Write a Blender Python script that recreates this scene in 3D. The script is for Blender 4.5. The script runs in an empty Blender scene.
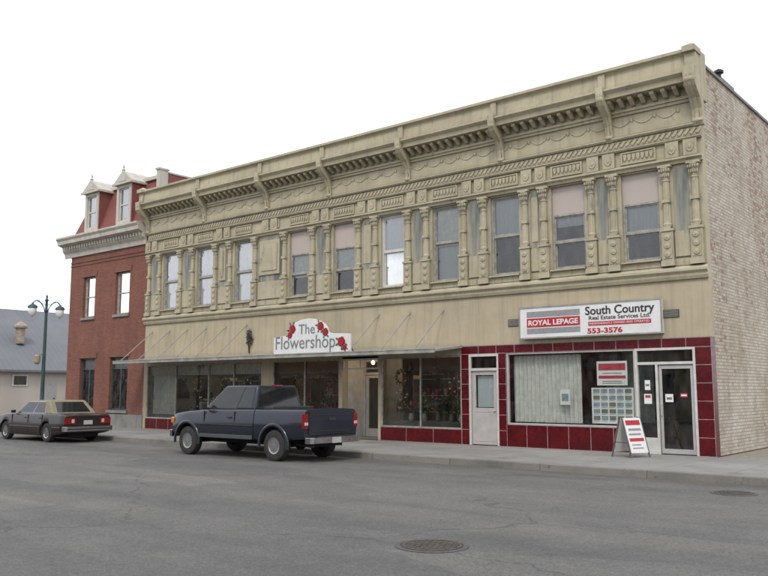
import bpy, bmesh, math, random
from mathutils import Vector, Matrix
random.seed(11)
R=math.radians
sc=bpy.context.scene
col=sc.collection

# ------------------------------------------------------------------ node / material helpers
def nodes_of(name):
    m=bpy.data.materials.new(name); m.use_nodes=True
    nt=m.node_tree
    b=nt.nodes.get("Principled BSDF")
    return m,nt,b
def N(nt,t,ins=None,**kw):
    n=nt.nodes.new(t)
    for k,v in kw.items(): setattr(n,k,v)
    if ins:
        for k,v in ins.items():
            if isinstance(v,bpy.types.NodeSocket): nt.links.new(v,n.inputs[k])
            else: n.inputs[k].default_value=v
    return n
def ramp(nt,fac,a,b,ca=(0,0,0,1),cb=(1,1,1,1)):
    n=nt.nodes.new('ShaderNodeValToRGB'); nt.links.new(fac,n.inputs[0])
    e=n.color_ramp.elements; e[0].position=a; e[1].position=b; e[0].color=ca; e[1].color=cb
    return n.outputs[0]
def math_(nt,op,a,b):
    return N(nt,'ShaderNodeMath',{0:a,1:b},operation=op).outputs[0]
def mix(nt,f,a,b,mode='MIX'):
    n=nt.nodes.new('ShaderNodeMixRGB'); n.blend_type=mode
    for i,v in enumerate((f,a,b)):
        if isinstance(v,bpy.types.NodeSocket): nt.links.new(v,n.inputs[i])
        else: n.inputs[i].default_value=v if i==0 else (tuple(v)+(1,) if len(v)==3 else v)
    return n.outputs[0]
def obj_co(nt,scale=(1,1,1)):
    t=nt.nodes.new('ShaderNodeTexCoord')
    return N(nt,'ShaderNodeMapping',{'Vector':t.outputs['Object'],'Scale':scale}).outputs[0]
def wpos(nt,scale=(1,1,1)):
    t=nt.nodes.new('ShaderNodeNewGeometry')
    return N(nt,'ShaderNodeMapping',{'Vector':t.outputs['Position'],'Scale':scale}).outputs[0]
def noise(nt,co,scale,detail=5,rough=.55,dist=0):
    return N(nt,'ShaderNodeTexNoise',{'Vector':co,'Scale':scale,'Detail':detail,'Roughness':rough,'Distortion':dist}).outputs['Fac']
def bump(nt,b,h,strength=.3,dist=.02):
    n=N(nt,'ShaderNodeBump',{'Height':h,'Strength':strength,'Distance':dist})
    nt.links.new(n.outputs[0],b.inputs['Normal'])
def mat(name,c,c2=None,scale=4,rough=.6,metal=0,bs=0,bscale=40,lo=.35,hi=.65,coat=0,streak=False,rv=.1,spec=.5):
    m,nt,b=nodes_of(name)
    if c2 is None: c2=tuple(x*.82 for x in c)
    co=obj_co(nt,(1,1,.1) if streak else (1,1,1))
    f=ramp(nt,noise(nt,co,scale,6),lo,hi)
    nt.links.new(mix(nt,f,c,c2),b.inputs['Base Color'])
    b.inputs['Metallic'].default_value=metal
    b.inputs['Specular IOR Level'].default_value=spec
    r=ramp(nt,noise(nt,co,scale*3,4),.3,.7,(max(rough-rv,.02),)*3+(1,),(min(rough+rv,1),)*3+(1,))
    nt.links.new(r,b.inputs['Roughness'])
    if coat: b.inputs['Coat Weight'].default_value=coat; b.inputs['Coat Roughness'].default_value=.06
    if bs: bump(nt,b,noise(nt,obj_co(nt),bscale,6),bs,.01)
    return m
def weathered_shaded(name,base,light,dark,patina,streak=.52):
    m,nt,b=nodes_of(name)
    co=wpos(nt)
    c=mix(nt,ramp(nt,noise(nt,co,1.3,7,.6),.3,.7),base,light)
    st=noise(nt,wpos(nt,(6,6,.35)),1.0,6,.65)
    c=mix(nt,math_(nt,'MULTIPLY',ramp(nt,st,streak,.78),.75),c,dark)
    s=N(nt,'ShaderNodeSeparateXYZ',{0:co})
    up=N(nt,'ShaderNodeMapRange',{'Value':s.outputs[2],'From Min':4.9,'From Max':5.9,'To Min':0,'To Max':.055}).outputs[0]
    dn=N(nt,'ShaderNodeMapRange',{'Value':s.outputs[2],'From Min':7.1,'From Max':7.6,'To Min':0,'To Max':-.05}).outputs[0]
    pt=noise(nt,wpos(nt,(3.6,3.6,1.1)),1.0,9,.72,.6)
    pt=math_(nt,'ADD',math_(nt,'ADD',pt,up),dn)
    c=mix(nt,math_(nt,'MULTIPLY',ramp(nt,pt,.62,.70),.85),c,patina)
    big=noise(nt,wpos(nt,(.35,.35,.8)),1.0,5,.6)
    c=mix(nt,1.0,c,ramp(nt,big,.3,.7,(.86,.85,.85,1),(1.05,1.04,1.02,1)),'MULTIPLY')
    gr=noise(nt,wpos(nt,(1.5,1.5,2.5)),1.0,8,.7)
    c=mix(nt,math_(nt,'MULTIPLY',ramp(nt,gr,.5,.75),.5),c,patina)
    sp=noise(nt,co,22,6,.7)
    c=mix(nt,math_(nt,'MULTIPLY',ramp(nt,sp,.58,.72),.75),c,dark)
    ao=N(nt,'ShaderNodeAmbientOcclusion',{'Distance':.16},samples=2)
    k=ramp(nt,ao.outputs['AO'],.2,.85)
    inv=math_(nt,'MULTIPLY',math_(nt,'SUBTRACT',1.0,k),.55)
    c=mix(nt,inv,c,tuple(x*.42 for x in dark))  # shade of creases and recesses put into the colour
    nt.links.new(c,b.inputs['Base Color'])
    b.inputs['Roughness'].default_value=.8
    bump(nt,b,sp,.35,.009)
    return m
def brickmat(name,axis,c1,c2,mortar,paint=None,lo=.42,hi=.5,bw=.215,rh=.075):
    m,nt,b=nodes_of(name)
    t=nt.nodes.new('ShaderNodeNewGeometry')
    s=N(nt,'ShaderNodeSeparateXYZ',{0:t.outputs['Position']})
    cb=N(nt,'ShaderNodeCombineXYZ',{0:s.outputs[axis],1:s.outputs[2]})
    br=N(nt,'ShaderNodeTexBrick',{'Vector':cb.outputs[0],'Color1':c1+(1,),'Color2':c2+(1,),'Mortar':mortar+(1,),'Scale':1,'Mortar Size':.011,'Mortar Smooth':.3,'Bias':0,'Brick Width':bw,'Row Height':rh})
    c=br.outputs['Color']
    big=noise(nt,t.outputs['Position'],.6,6)
    c=mix(nt,.6,c,ramp(nt,big,.3,.7,(1,1,1,1),(.6,.58,.56,1)),'MULTIPLY')
    c=mix(nt,.5,c,ramp(nt,noise(nt,wpos(nt,(3,3,.4)),1,6),.3,.7,(1.1,1.1,1.1,1),(.7,.7,.7,1)),'MULTIPLY')
    if paint:
        rb=N(nt,'ShaderNodeTexBrick',{'Vector':cb.outputs[0],'Color1':(0,0,0,1),'Color2':(1,1,1,1),'Mortar':(.7,.7,.7,1),'Scale':1,'Mortar Size':.009,'Bias':0,'Brick Width':bw,'Row Height':rh}).outputs['Color']
        n1=noise(nt,t.outputs['Position'],.5,7,.65)
        n2=noise(nt,t.outputs['Position'],7,6,.7)
        a=math_(nt,'ADD',n1,n2)
        a=math_(nt,'ADD',a,math_(nt,'MULTIPLY',rb,.28))
        a=math_(nt,'SUBTRACT',a,math_(nt,'MULTIPLY',s.outputs[2],.014))
        pc=mix(nt,ramp(nt,noise(nt,wpos(nt,(4,4,.5)),1,6),.3,.75),paint[0],paint[1])
        pc=mix(nt,ramp(nt,noise(nt,wpos(nt,(.5,.5,.5)),1,6),.45,.7),pc,paint[2])
        stn=noise(nt,wpos(nt,(1.4,1.4,.6)),1,8,.7)
        pc=mix(nt,math_(nt,'MULTIPLY',ramp(nt,stn,.48,.72),.7),pc,(.27,.225,.175))
        pc=mix(nt,math_(nt,'MULTIPLY',br.outputs['Fac'],.6),pc,tuple(x*.38 for x in paint[1]))
        pc=mix(nt,.55,pc,mix(nt,rb,(.70,.65,.58),(1.12,1.12,1.12)),'MULTIPLY')
        c=mix(nt,ramp(nt,a,lo,hi),mix(nt,.2,c,paint[1]),pc)
    nt.links.new(c,b.inputs['Base Color']); b.inputs['Roughness'].default_value=.88
    h=math_(nt,'SUBTRACT',noise(nt,t.outputs['Position'],60,4),br.outputs['Fac'])
    bump(nt,b,h,.7,.02)
    return m
def glassmat(name,tint=(.85,.88,.87),gain=1.7,dirt=.08):
    m=bpy.data.materials.new(name); m.use_nodes=True; nt=m.node_tree
    nt.nodes.remove(nt.nodes['Principled BSDF']); out=nt.nodes['Material Output']
    fr=N(nt,'ShaderNodeFresnel',{'IOR':1.5})
    g=N(nt,'ShaderNodeMath',{0:fr.outputs[0],1:gain},operation='MULTIPLY',use_clamp=True)
    tr=N(nt,'ShaderNodeBsdfTransparent',{'Color':tint+(1,)})
    nz=noise(nt,wpos(nt),.9,3)
    bp=N(nt,'ShaderNodeBump',{'Height':nz,'Strength':.2,'Distance':.03})
    gl=N(nt,'ShaderNodeBsdfGlossy',{'Color':(1,1,1,1),'Roughness':.02,'Normal':bp.outputs[0]})
    mx=N(nt,'ShaderNodeMixShader',{0:g.outputs[0],1:tr.outputs[0],2:gl.outputs[0]})
    df=N(nt,'ShaderNodeBsdfDiffuse',{'Color':(.35,.36,.36,1)})
    d=ramp(nt,noise(nt,wpos(nt,(2,2,.8)),2.5,6),.4,.8,(0,0,0,1),(dirt,dirt,dirt,1))
    m2=N(nt,'ShaderNodeMixShader',{0:d,1:mx.outputs[0],2:df.outputs[0]})
    nt.links.new(m2.outputs[0],out.inputs[0]); return m

# ------------------------------------------------------------------ mesh builder
class MB:
    def __init__(s): s.v=[];s.f=[];s.m=[]
    def add(s,vs,fs,m=0):
        o=len(s.v); s.v+= [tuple(p) for p in vs]; s.f+=[tuple(i+o for i in f) for f in fs]; s.m+=[m]*len(fs)
    def box(s,x0,x1,y0,y1,z0,z1,m=0):
        x0,x1=min(x0,x1),max(x0,x1); y0,y1=min(y0,y1),max(y0,y1)
        s.add([(x0,y0,z0),(x1,y0,z0),(x1,y1,z0),(x0,y1,z0),(x0,y0,z1),(x1,y0,z1),(x1,y1,z1),(x0,y1,z1)],
              [(0,3,2,1),(4,5,6,7),(0,1,5,4),(1,2,6,5),(2,3,7,6),(3,0,4,7)],m)
    def hexa(s,p,m=0):
        s.add(p,[(0,3,2,1),(4,5,6,7),(0,1,5,4),(1,2,6,5),(2,3,7,6),(3,0,4,7)],m)
    def prism(s,pts,axis,a,b,m=0):
        n=len(pts)
        def P(p,t): return {'x':(t,p[0],p[1]),'y':(p[0],t,p[1]),'z':(p[0],p[1],t)}[axis]
        vs=[P(p,a) for p in pts]+[P(p,b) for p in pts]
        fs=[tuple(range(n)),tuple(range(2*n-1,n-1,-1))]+[(i,(i+1)%n,n+(i+1)%n,n+i) for i in range(n)]
        s.add(vs,fs,m)
    def lathe(s,prof,c=(0,0,0),axis='z',n=16,m=0,a0=0):
        vs=[];fs=[]
        for r,h in prof:
            for i in range(n):
                a=a0+2*math.pi*i/n; u=r*math.cos(a); w=r*math.sin(a)
                p={'z':(u,w,h),'y':(u,h,w),'x':(h,u,w)}[axis]
                vs.append((p[0]+c[0],p[1]+c[1],p[2]+c[2]))
        k=len(prof)
        for j in range(k-1):
            for i in range(n):
                fs.append((j*n+i,j*n+(i+1)%n,(j+1)*n+(i+1)%n,(j+1)*n+i))
        fs.append(tuple(range(n))); fs.append(tuple(range((k-1)*n,k*n)))
        s.add(vs,fs,m)
    def tube(s,pts,r,n=8,m=0):
        pts=[Vector(p) for p in pts]; vs=[];fs=[]
        for i,p in enumerate(pts):
            d=(pts[min(i+1,len(pts)-1)]-pts[max(i-1,0)]).normalized()
            up=Vector((0,0,1)) if abs(d.z)<.9 else Vector((1,0,0))
            a=d.cross(up).normalized(); b=d.cross(a)
            for k in range(n):
                t=2*math.pi*k/n; vs.append(p+a*r*math.cos(t)+b*r*math.sin(t))
        for i in range(len(pts)-1):
            for k in range(n): fs.append((i*n+k,i*n+(k+1)%n,(i+1)*n+(k+1)%n,(i+1)*n+k))
        fs.append(tuple(range(n))); fs.append(tuple(range((len(pts)-1)*n,len(pts)*n)))
        s.add(vs,fs,m)
    def ell(s,c,rx,ry,rz,n=8,k=5,m=0):
        prof=[(max(math.sin(math.pi*i/k),.02),-math.cos(math.pi*i/k)) for i in range(k+1)]
        o=len(s.v); s.lathe(prof,(0,0,0),'z',n,m)
        for i in range(o,len(s.v)):
            p=s.v[i]; s.v[i]=(p[0]*rx+c[0],p[1]*ry+c[1],p[2]*rz+c[2])
    def leaf(s,c,l,wd,m=0,zlo=-1):
        d=Vector((random.uniform(-1,1),random.uniform(-1,1),random.uniform(zlo,1))).normalized()*l; e=d.orthogonal().normalized()*wd
        c=Vector(c); s.add([c-d,c+e,c+d,c-e],[(0,1,2,3)],m)
    def onquad(s,A,B,C,D,u0,u1,v0,v1,off,m=0,th=.004):
        A,B,C,D=map(Vector,(A,B,C,D))
        n=(B-A).cross(D-A).normalized()
        def P(u,v): return (A*(1-u)+B*u)*(1-v)+(D*(1-u)+C*u)*v
        q=[P(u0,v0),P(u1,v0),P(u1,v1),P(u0,v1)]
        s.hexa([p+n*(off-th) for p in q]+[p+n*off for p in q],m)
    def mesh(s,name,mats,recalc=True):
        me=bpy.data.meshes.new(name); me.from_pydata(s.v,[],s.f)
        for m in mats: me.materials.append(m)
        for p,i in zip(me.polygons,s.m): p.material_index=i
        if recalc:
            bm=bmesh.new(); bm.from_mesh(me); bmesh.ops.recalc_face_normals(bm,faces=bm.faces); bm.to_mesh(me); bm.free()
        me.update(); return me
def thing(name,label,cat,loc,rz=0,group=None):
    o=bpy.data.objects.new(name,None); o.empty_display_size=.3
    o.location=loc; o.rotation_euler=(0,0,rz); col.objects.link(o)
    o["label"]=label; o["category"]=cat
    if group: o["group"]=group
    return o
WORLD={}
def part(mb,name,parent,mats=None,smooth=0,bevel=0,label=None,world=True,seg=2):
    me=mb if isinstance(mb,bpy.types.Mesh) else mb.mesh(name,mats)
    xs=[v.co for v in me.vertices]
    lo=Vector([min(c[i] for c in xs) for i in range(3)]); hi=Vector([max(c[i] for c in xs) for i in range(3)])
    c=(lo+hi)/2; c.z=lo.z
    me.transform(Matrix.Translation(-c))
    o=bpy.data.objects.new(name,me); col.objects.link(o)
    if parent is not None:
        o.parent=parent
        if parent.name in WORLD: base=WORLD[parent.name]
        else: base=parent.location.copy() if world else Vector((0,0,0))
        o.location=c-base
    else: o.location=c
    WORLD[o.name]=c
    if smooth:
        for p in me.polygons: p.use_smooth=True
        me.set_sharp_from_angle(angle=R(smooth))
    if bevel:
        md=o.modifiers.new('bev','BEVEL'); md.width=bevel; md.segments=seg; md.limit_method='ANGLE'; md.angle_limit=R(35)
    if label: o["label"]=label
    return o
def inst(me,name,parent,loc):
    o=bpy.data.objects.new(name,me); col.objects.link(o); o.parent=parent
    base=WORLD[parent.name] if parent.name in WORLD else parent.location
    o.location=Vector(loc)-base; return o
def topmesh(mb,name,label,cat,mats,**k):
    o=part(mb,name,None,mats,**k); o["label"]=label; o["category"]=cat; return o
def structure(mb,name,mats):
    o=part(mb,name,None,mats); o["kind"]="structure"; return o
def text(s,size,x,y,z,parent,m,width=None,bold=0,align='LEFT',ext=.003,name='lettering'):
    cu=bpy.data.curves.new('t','FONT'); cu.body=s; cu.size=size; cu.extrude=ext; cu.offset=bold; cu.resolution_u=4
    o=bpy.data.objects.new('t',cu); col.objects.link(o); bpy.context.view_layer.update()
    dg=bpy.context.evaluated_depsgraph_get(); me=bpy.data.meshes.new_from_object(o.evaluated_get(dg)); bpy.data.objects.remove(o)
    xs=[v.co.x for v in me.vertices]; x0=min(xs); w=max(xs)-x0; k=(width/w) if width else 1
    off={'LEFT':0,'CENTER':-w*k/2}[align]
    for v in me.vertices:
        a,b,c=v.co; v.co=(x+off+(a-x0)*k,y-c,z+b)
    me.materials.clear(); me.materials.append(m); me.name='lettering'
    return part(me,name,parent)
def boolean(me,cutters):
    o=bpy.data.objects.new('b',me); col.objects.link(o); cs=[]
    for c in cutters:
        cm=c.mesh('c',[]); co=bpy.data.objects.new('c',cm); col.objects.link(co); cs.append(co)
        md=o.modifiers.new('b','BOOLEAN'); md.object=co; md.operation='DIFFERENCE'; md.solver='EXACT'
    bpy.context.view_layer.update(); dg=bpy.context.evaluated_depsgraph_get()
    r=bpy.data.meshes.new_from_object(o.evaluated_get(dg))
    bpy.data.objects.remove(o)
    for c in cs: bpy.data.objects.remove(c)
    return r

# ------------------------------------------------------------------ materials
CREAM=weathered_shaded('weathered_cream_metal',(.365,.325,.22),(.435,.395,.285),(.215,.19,.135),(.20,.205,.18))
STUCCO=weathered_shaded('cream_stucco',(.375,.32,.215),(.42,.365,.26),(.26,.225,.16),(.30,.27,.205),.48)
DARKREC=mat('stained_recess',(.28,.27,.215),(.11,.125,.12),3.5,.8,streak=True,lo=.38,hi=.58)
BOARD=mat('pinkish_board',(.42,.365,.33),(.36,.31,.28),1.5,.8,streak=True)
WFRAME=mat('sash_paint',(.34,.33,.28),(.2,.2,.18),8,.6)
ALU=mat('aluminium_frame',(.50,.50,.48),(.42,.42,.41),5,.4,.4)
WHITE=mat('white_paint',(.55,.54,.51),(.44,.43,.40),4,.5)
SIGNW=mat('sign_white',(.64,.64,.63),(.57,.57,.56),2,.35)
RED=mat('red_tile',(.098,.006,.009),(.062,.004,.007),3,.28,0,rv=.08,spec=.3)
GROUT=mat('pale_grout',(.42,.35,.34),(.28,.22,.21),8,.7)
GLASS=glassmat('window_glass')
GLASSU=glassmat('old_glass',(.86,.88,.88),1.9,.16)
GLASSR=glassmat('sky_reflecting_glass',(.9,.92,.92),4.2,.10)
DARK=mat('dark_interior',(.06,.055,.05),(.035,.03,.03),2,.8)
INTER=mat('interior_wall',(.22,.20,.165),(.15,.135,.11),1,.9)
CURT=mat('curtain_cloth',(.60,.60,.55),(.46,.46,.42),6,.9)
CURTG=mat('curtain_green',(.36,.40,.36),(.25,.29,.26),6,.9)
BLIND=mat('blind_cloth',(.44,.47,.48),(.36,.38,.40),2,.9,streak=True)
CURTW=mat('white_curtain',(.9,.9,.9),(.82,.82,.82),3,.8)
ROOFM=mat('tar_roof',(.08,.08,.08),(.05,.05,.05),2,.9)
SIDEB=brickmat('peeling_painted_brick',1,(.27,.12,.085),(.21,.095,.07),(.30,.26,.22),((.49,.44,.36),(.40,.35,.28),(.53,.49,.42)),.83,.91,.22,.085)
REDB=brickmat('red_brick',0,(.26,.085,.053),(.19,.062,.044),(.20,.12,.09))
REDB2=brickmat('red_brick_side',1,(.26,.08,.055),(.2,.065,.045),(.2,.12,.09))
CANM=mat('canopy_metal',(.31,.30,.265),(.20,.19,.17),3,.6)
IRON=mat('dark_iron',(.03,.03,.03),(.05,.04,.03),8,.5,.5)
GREENI=mat('green_lamp_paint',(.02,.05,.05),(.03,.06,.06),8,.4)
GLOBE=mat('lamp_globe',(.7,.7,.68),(.6,.6,.58),3,.3)
TXTG=mat('grey_ink',(.16,.18,.17),None,9,.5)
TXTK=mat('black_ink',(.015,.015,.02),None,9,.4)
TXTR=mat('red_ink',(.40,.01,.02),(.33,.008,.015),9,.4)
GREYB=mat('grey_ink_bar',(.25,.25,.26),None,9,.4)
LEAF=mat('leaf_green',(.03,.09,.03),(.05,.12,.04),20,.6)
ROSE=mat('rose_red',(.42,.01,.02),(.25,.005,.01),30,.5)
ROSED=mat('rose_dark',(.2,.004,.01),None,30,.5)

def asphalt():
    m,nt,b=nodes_of('asphalt')
    p=wpos(nt)
    fine=noise(nt,p,70,3,.8); mid=noise(nt,p,24,4,.8)
    c=ramp(nt,fine,.3,.72,(.068,.068,.067,1),(.205,.202,.193,1))
    c=mix(nt,1.0,c,ramp(nt,mid,.35,.65,(.72,.72,.72,1),(1.22,1.22,1.2,1)),'MULTIPLY')
    big=noise(nt,wpos(nt,(.07,.6,1)),1,5,.6)
    c=mix(nt,1.0,c,ramp(nt,big,.3,.7,(.74,.74,.76,1),(1.2,1.18,1.12,1)),'MULTIPLY')
    med=noise(nt,p,1.1,6,.65)
    c=mix(nt,1.0,c,ramp(nt,med,.3,.7,(.82,.82,.82,1),(1.1,1.1,1.09,1)),'MULTIPLY')
    wob=N(nt,'ShaderNodeVectorMath',{0:wpos(nt,(.12,.3,1)),1:N(nt,'ShaderNodeVectorMath',{0:N(nt,'ShaderNodeTexNoise',{'Vector':p,'Scale':2.0,'Detail':4.0}).outputs['Color'],1:(.06,.06,0)},operation='MULTIPLY').outputs[0]},operation='ADD')
    vb=N(nt,'ShaderNodeTexVoronoi',{'Vector':wob.outputs[0],'Scale':1.0,'Randomness':.9},distance='CHEBYCHEV')
    sv=N(nt,'ShaderNodeSeparateColor',{0:vb.outputs['Color']})
    c=mix(nt,1.0,c,ramp(nt,sv.outputs[0],.1,.9,(.86,.86,.87,1),(1.06,1.06,1.05,1)),'MULTIPLY')
    dn=N(nt,'ShaderNodeTexNoise',{'Vector':p,'Scale':1.6,'Detail':5.0})
    vadd=N(nt,'ShaderNodeVectorMath',{0:p,1:dn.outputs['Color']},operation='ADD')
    mp=N(nt,'ShaderNodeMapping',{'Vector':vadd.outputs[0],'Scale':(.11,.2,.2)})
    vo=N(nt,'ShaderNodeTexVoronoi',{'Vector':mp.outputs[0],'Scale':1.0},feature='DISTANCE_TO_EDGE')
    cr=ramp(nt,vo.outputs['Distance'],.0012,.0045,(1,1,1,1),(0,0,0,1))
    msk=ramp(nt,noise(nt,p,.35,3),.42,.52)
    cm=math_(nt,'MULTIPLY',math_(nt,'MULTIPLY',cr,msk),.65)
    c=mix(nt,cm,c,(.035,.035,.035))
    s=N(nt,'ShaderNodeSeparateXYZ',{0:p})
    j=math_(nt,'ABSOLUTE',math_(nt,'ADD',math_(nt,'ADD',s.outputs[1],10.4),math_(nt,'MULTIPLY',noise(nt,wpos(nt,(.8,0,0)),1,4),.12)),0)
    jm=math_(nt,'MULTIPLY',ramp(nt,j,.012,.03,(1,1,1,1),(0,0,0,1)),math_(nt,'MULTIPLY',ramp(nt,noise(nt,wpos(nt,(.5,0,0)),1,3),.4,.55),.5))
    c=mix(nt,jm,c,(.05,.05,.05))
    lane=N(nt,'ShaderNodeMapRange',{'Value':s.outputs[1],'From Min':-7.4,'From Max':-5.4})
    oil=ramp(nt,noise(nt,wpos(nt,(.6,1.6,1)),1,6,.7),.48,.7)
    of=math_(nt,'MULTIPLY',math_(nt,'MULTIPLY',lane.outputs[0],oil),.6)
    c=mix(nt,of,c,(.045,.042,.038))
    gut=N(nt,'ShaderNodeMapRange',{'Value':s.outputs[1],'From Min':-5.0,'From Max':-4.32})
    gd=math_(nt,'MULTIPLY',gut.outputs[0],ramp(nt,noise(nt,p,6,6,.7),.38,.6))
    c=mix(nt,math_(nt,'MULTIPLY',gd,.75),c,(.10,.085,.065))
    sp=noise(nt,p,14,2,.5)
    c=mix(nt,ramp(nt,sp,.74,.78),c,(.06,.06,.06))
    nt.links.new(c,b.inputs['Base Color']); b.inputs['Roughness'].default_value=.8
    bump(nt,b,math_(nt,'ADD',fine,mid),.8,.018)
    return m
ASPH=asphalt()
def concrete(name,ca,cb,jx=1.5,jy=1.43):
    m,nt,b=nodes_of(name)
    p=wpos(nt)
    c=mix(nt,ramp(nt,noise(nt,p,1.2,7,.65),.3,.7),ca,cb)
    c=mix(nt,.6,c,ramp(nt,noise(nt,p,45,3,.7),.3,.7,(.7,.7,.7,1),(1.15,1.15,1.15,1)),'MULTIPLY')
    br=N(nt,'ShaderNodeTexBrick',{'Vector':p,'Color1':(.90,.90,.90,1),'Color2':(1.08,1.07,1.05,1),'Mortar':(.5,.49,.48,1),'Scale':1,'Mortar Size':.01,'Brick Width':jx,'Row Height':jy},offset=0)
    c=mix(nt,1.0,c,br.outputs['Color'],'MULTIPLY')
    c=mix(nt,ramp(nt,noise(nt,p,.7,6,.7),.52,.72),c,tuple(x*.62 for x in ca))
    c=mix(nt,ramp(nt,noise(nt,p,5,6,.7),.62,.68),c,tuple(x*.55 for x in ca))
    nt.links.new(c,b.inputs['Base Color']); b.inputs['Roughness'].default_value=.85
    bump(nt,b,noise(nt,p,60,4),.3,.006)
    return m
CONC=concrete('sidewalk_concrete',(.19,.185,.175),(.24,.235,.22))
KERB=concrete('kerb_concrete',(.145,.14,.125),(.20,.19,.17),2.4,50)
GRAV=mat('gravel_dirt',(.17,.145,.11),(.24,.21,.17),9,.95,bs=.6,bscale=30)

# ------------------------------------------------------------------ ground
g=MB(); g.box(-500,500,-500,500,-.4,-.17); structure(g,'ground',[GRAV])
g=MB(); g.add([(-220,-22,-.15),(220,-22,-.15),(220,-4.3,-.15),(-220,-4.3,-.15)],[(0,1,2,3)]); structure(g,'road',[ASPH])
g=MB(); g.add([(-46,-4.3,-.146),(-34.5,-4.3,-.146),(-34.5,120,-.146),(-46,120,-.146)],[(0,1,2,3)]); structure(g,'side_road',[ASPH])
g=MB(); g.box(-34.2,40,-4.15,.0,-.2,0,0); structure(g,'pavement',[CONC])
g=MB(); g.prism([(-4.32,-.2),(-4.15,-.2),(-4.15,.004),(-4.28,.004),(-4.30,-.01)],'x',-34.35,40); g.box(-34.35,-34.2,-4.15,60,-.2,.004); structure(g,'kerb',[KERB])
g=MB(); g.box(0.02,40,.02,60,-.2,-.012); structure(g,'vacant_lot_ground',[GRAV])
g=MB(); g.box(-220,220,-26,-22.15,-.2,0); structure(g,'far_pavement',[CONC])
g=MB(); g.box(-220,220,-22.15,-22,-.2,.004); structure(g,'far_kerb',[KERB])

# ------------------------------------------------------------------ main building
XL=-23.6
B=thing('commercial_building','two-storey cream pressed-metal commercial block with ornate cornice and shopfronts','building',(-11.8,0,0))
wins=[(-1.65,1.02,'c'),(-3.73,1.02,'c'),(-5.76,.98,'f'),(-7.9,1.0,'f'),(-10.02,.96,'f'),(-12.16,1.0,'c'),(-14.33,1.02,'c'),(-17.38,1.04,'f'),(-19.7,1.04,'f'),(-21.96,1.02,'f')]
WZ0,WZ1=4.92,7.3
w=MB()
w.box(XL,0,0,.3,2.9,4.42,1)
w.box(XL,0,0,.3,4.42,WZ0)
w.box(XL,0,0,.3,WZ1,8.9)
edges=[XL]
for cx,ww,_ in reversed(wins): edges+= [cx-ww/2,cx+ww/2]
edges.append(0)
for i in range(0,len(edges),2): w.box(edges[i],edges[i+1],0,.3,WZ0,WZ1)
w.box(XL,-7.35,0,.3,2.64,2.9,1)
w.box(XL,XL+.22,0,.3,0,2.64,1)
w.box(-16.2,-15.62,0,.3,0,2.64,1)
w.box(-12.32,-12.2,0,.3,0,2.64,1); w.box(-10.62,-10.5,0,.3,0,2.64,1)
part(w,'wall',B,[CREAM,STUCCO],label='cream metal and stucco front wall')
w=MB(); w.box(-.3,0,.3,24,0,9.9); w.box(-.36,.05,.3,24,9.9,9.98,1)
part(w,'side_wall',B,[SIDEB,CONC],label='peeling cream-painted brick side wall')
w=MB(); w.box(XL,XL+.3,.3,24,0,9.6); w.box(XL+.3,-.3,23.7,24,0,9.6)
part(w,'rear_wall',B,[INTER])
w=MB(); w.box(-7.3,-7.1,.3,5,0,4.4); w.box(XL+.3,-7.1,5,5.2,0,4.4); w.box(-7.1,-.3,5,5.2,0,4.4)
part(w,'interior_wall',B,[INTER])
w=MB(); w.box(XL+.3,-.3,.3,23.7,4.4,4.6); part(w,'upper_floor',B,[INTER])
w=MB(); w.box(XL+.3,-.3,.3,5,.0,.03,0); part(w,'floor',B,[INTER])
w=MB(); w.box(XL+.3,-.3,.3,23.7,9.35,9.5); part(w,'roof',B,[ROOFM])
w=MB(); w.box(-.75,-.3,2.9,3.9,9.5,10.35); w.box(-.8,-.25,2.85,3.95,10.35,10.43,1); w.lathe([(.07,10.4),(.07,10.75),(.14,10.78),(.14,10.85),(.02,10.92)],(-.5,3.4,0),'z',10,2)
part(w,'chimney',B,[REDB2,CONC,IRON])
w=MB(); w.lathe([(.06,9.5),(.06,10.5),(.13,10.52),(.13,10.6),(.02,10.7)],(-5.0,1.0,0),'z',10); part(w,'vent_pipe',B,[IRON])

# belt course
w=MB()
w.prism([(0,4.36),(-.06,4.36),(-.1,4.44),(-.1,4.5),(-.17,4.56),(-.17,4.62),(-.05,4.7),(0,4.7)],'x',XL-.03,.04)
w.box(XL,0.02,-.035,0,4.72,4.9)
x=XL+.1
while x<-.2:
    w.box(x,x+.02,-.05,-.035,4.71,4.9); x+=.62
part(w,'belt_course',B,[CREAM])

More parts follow.
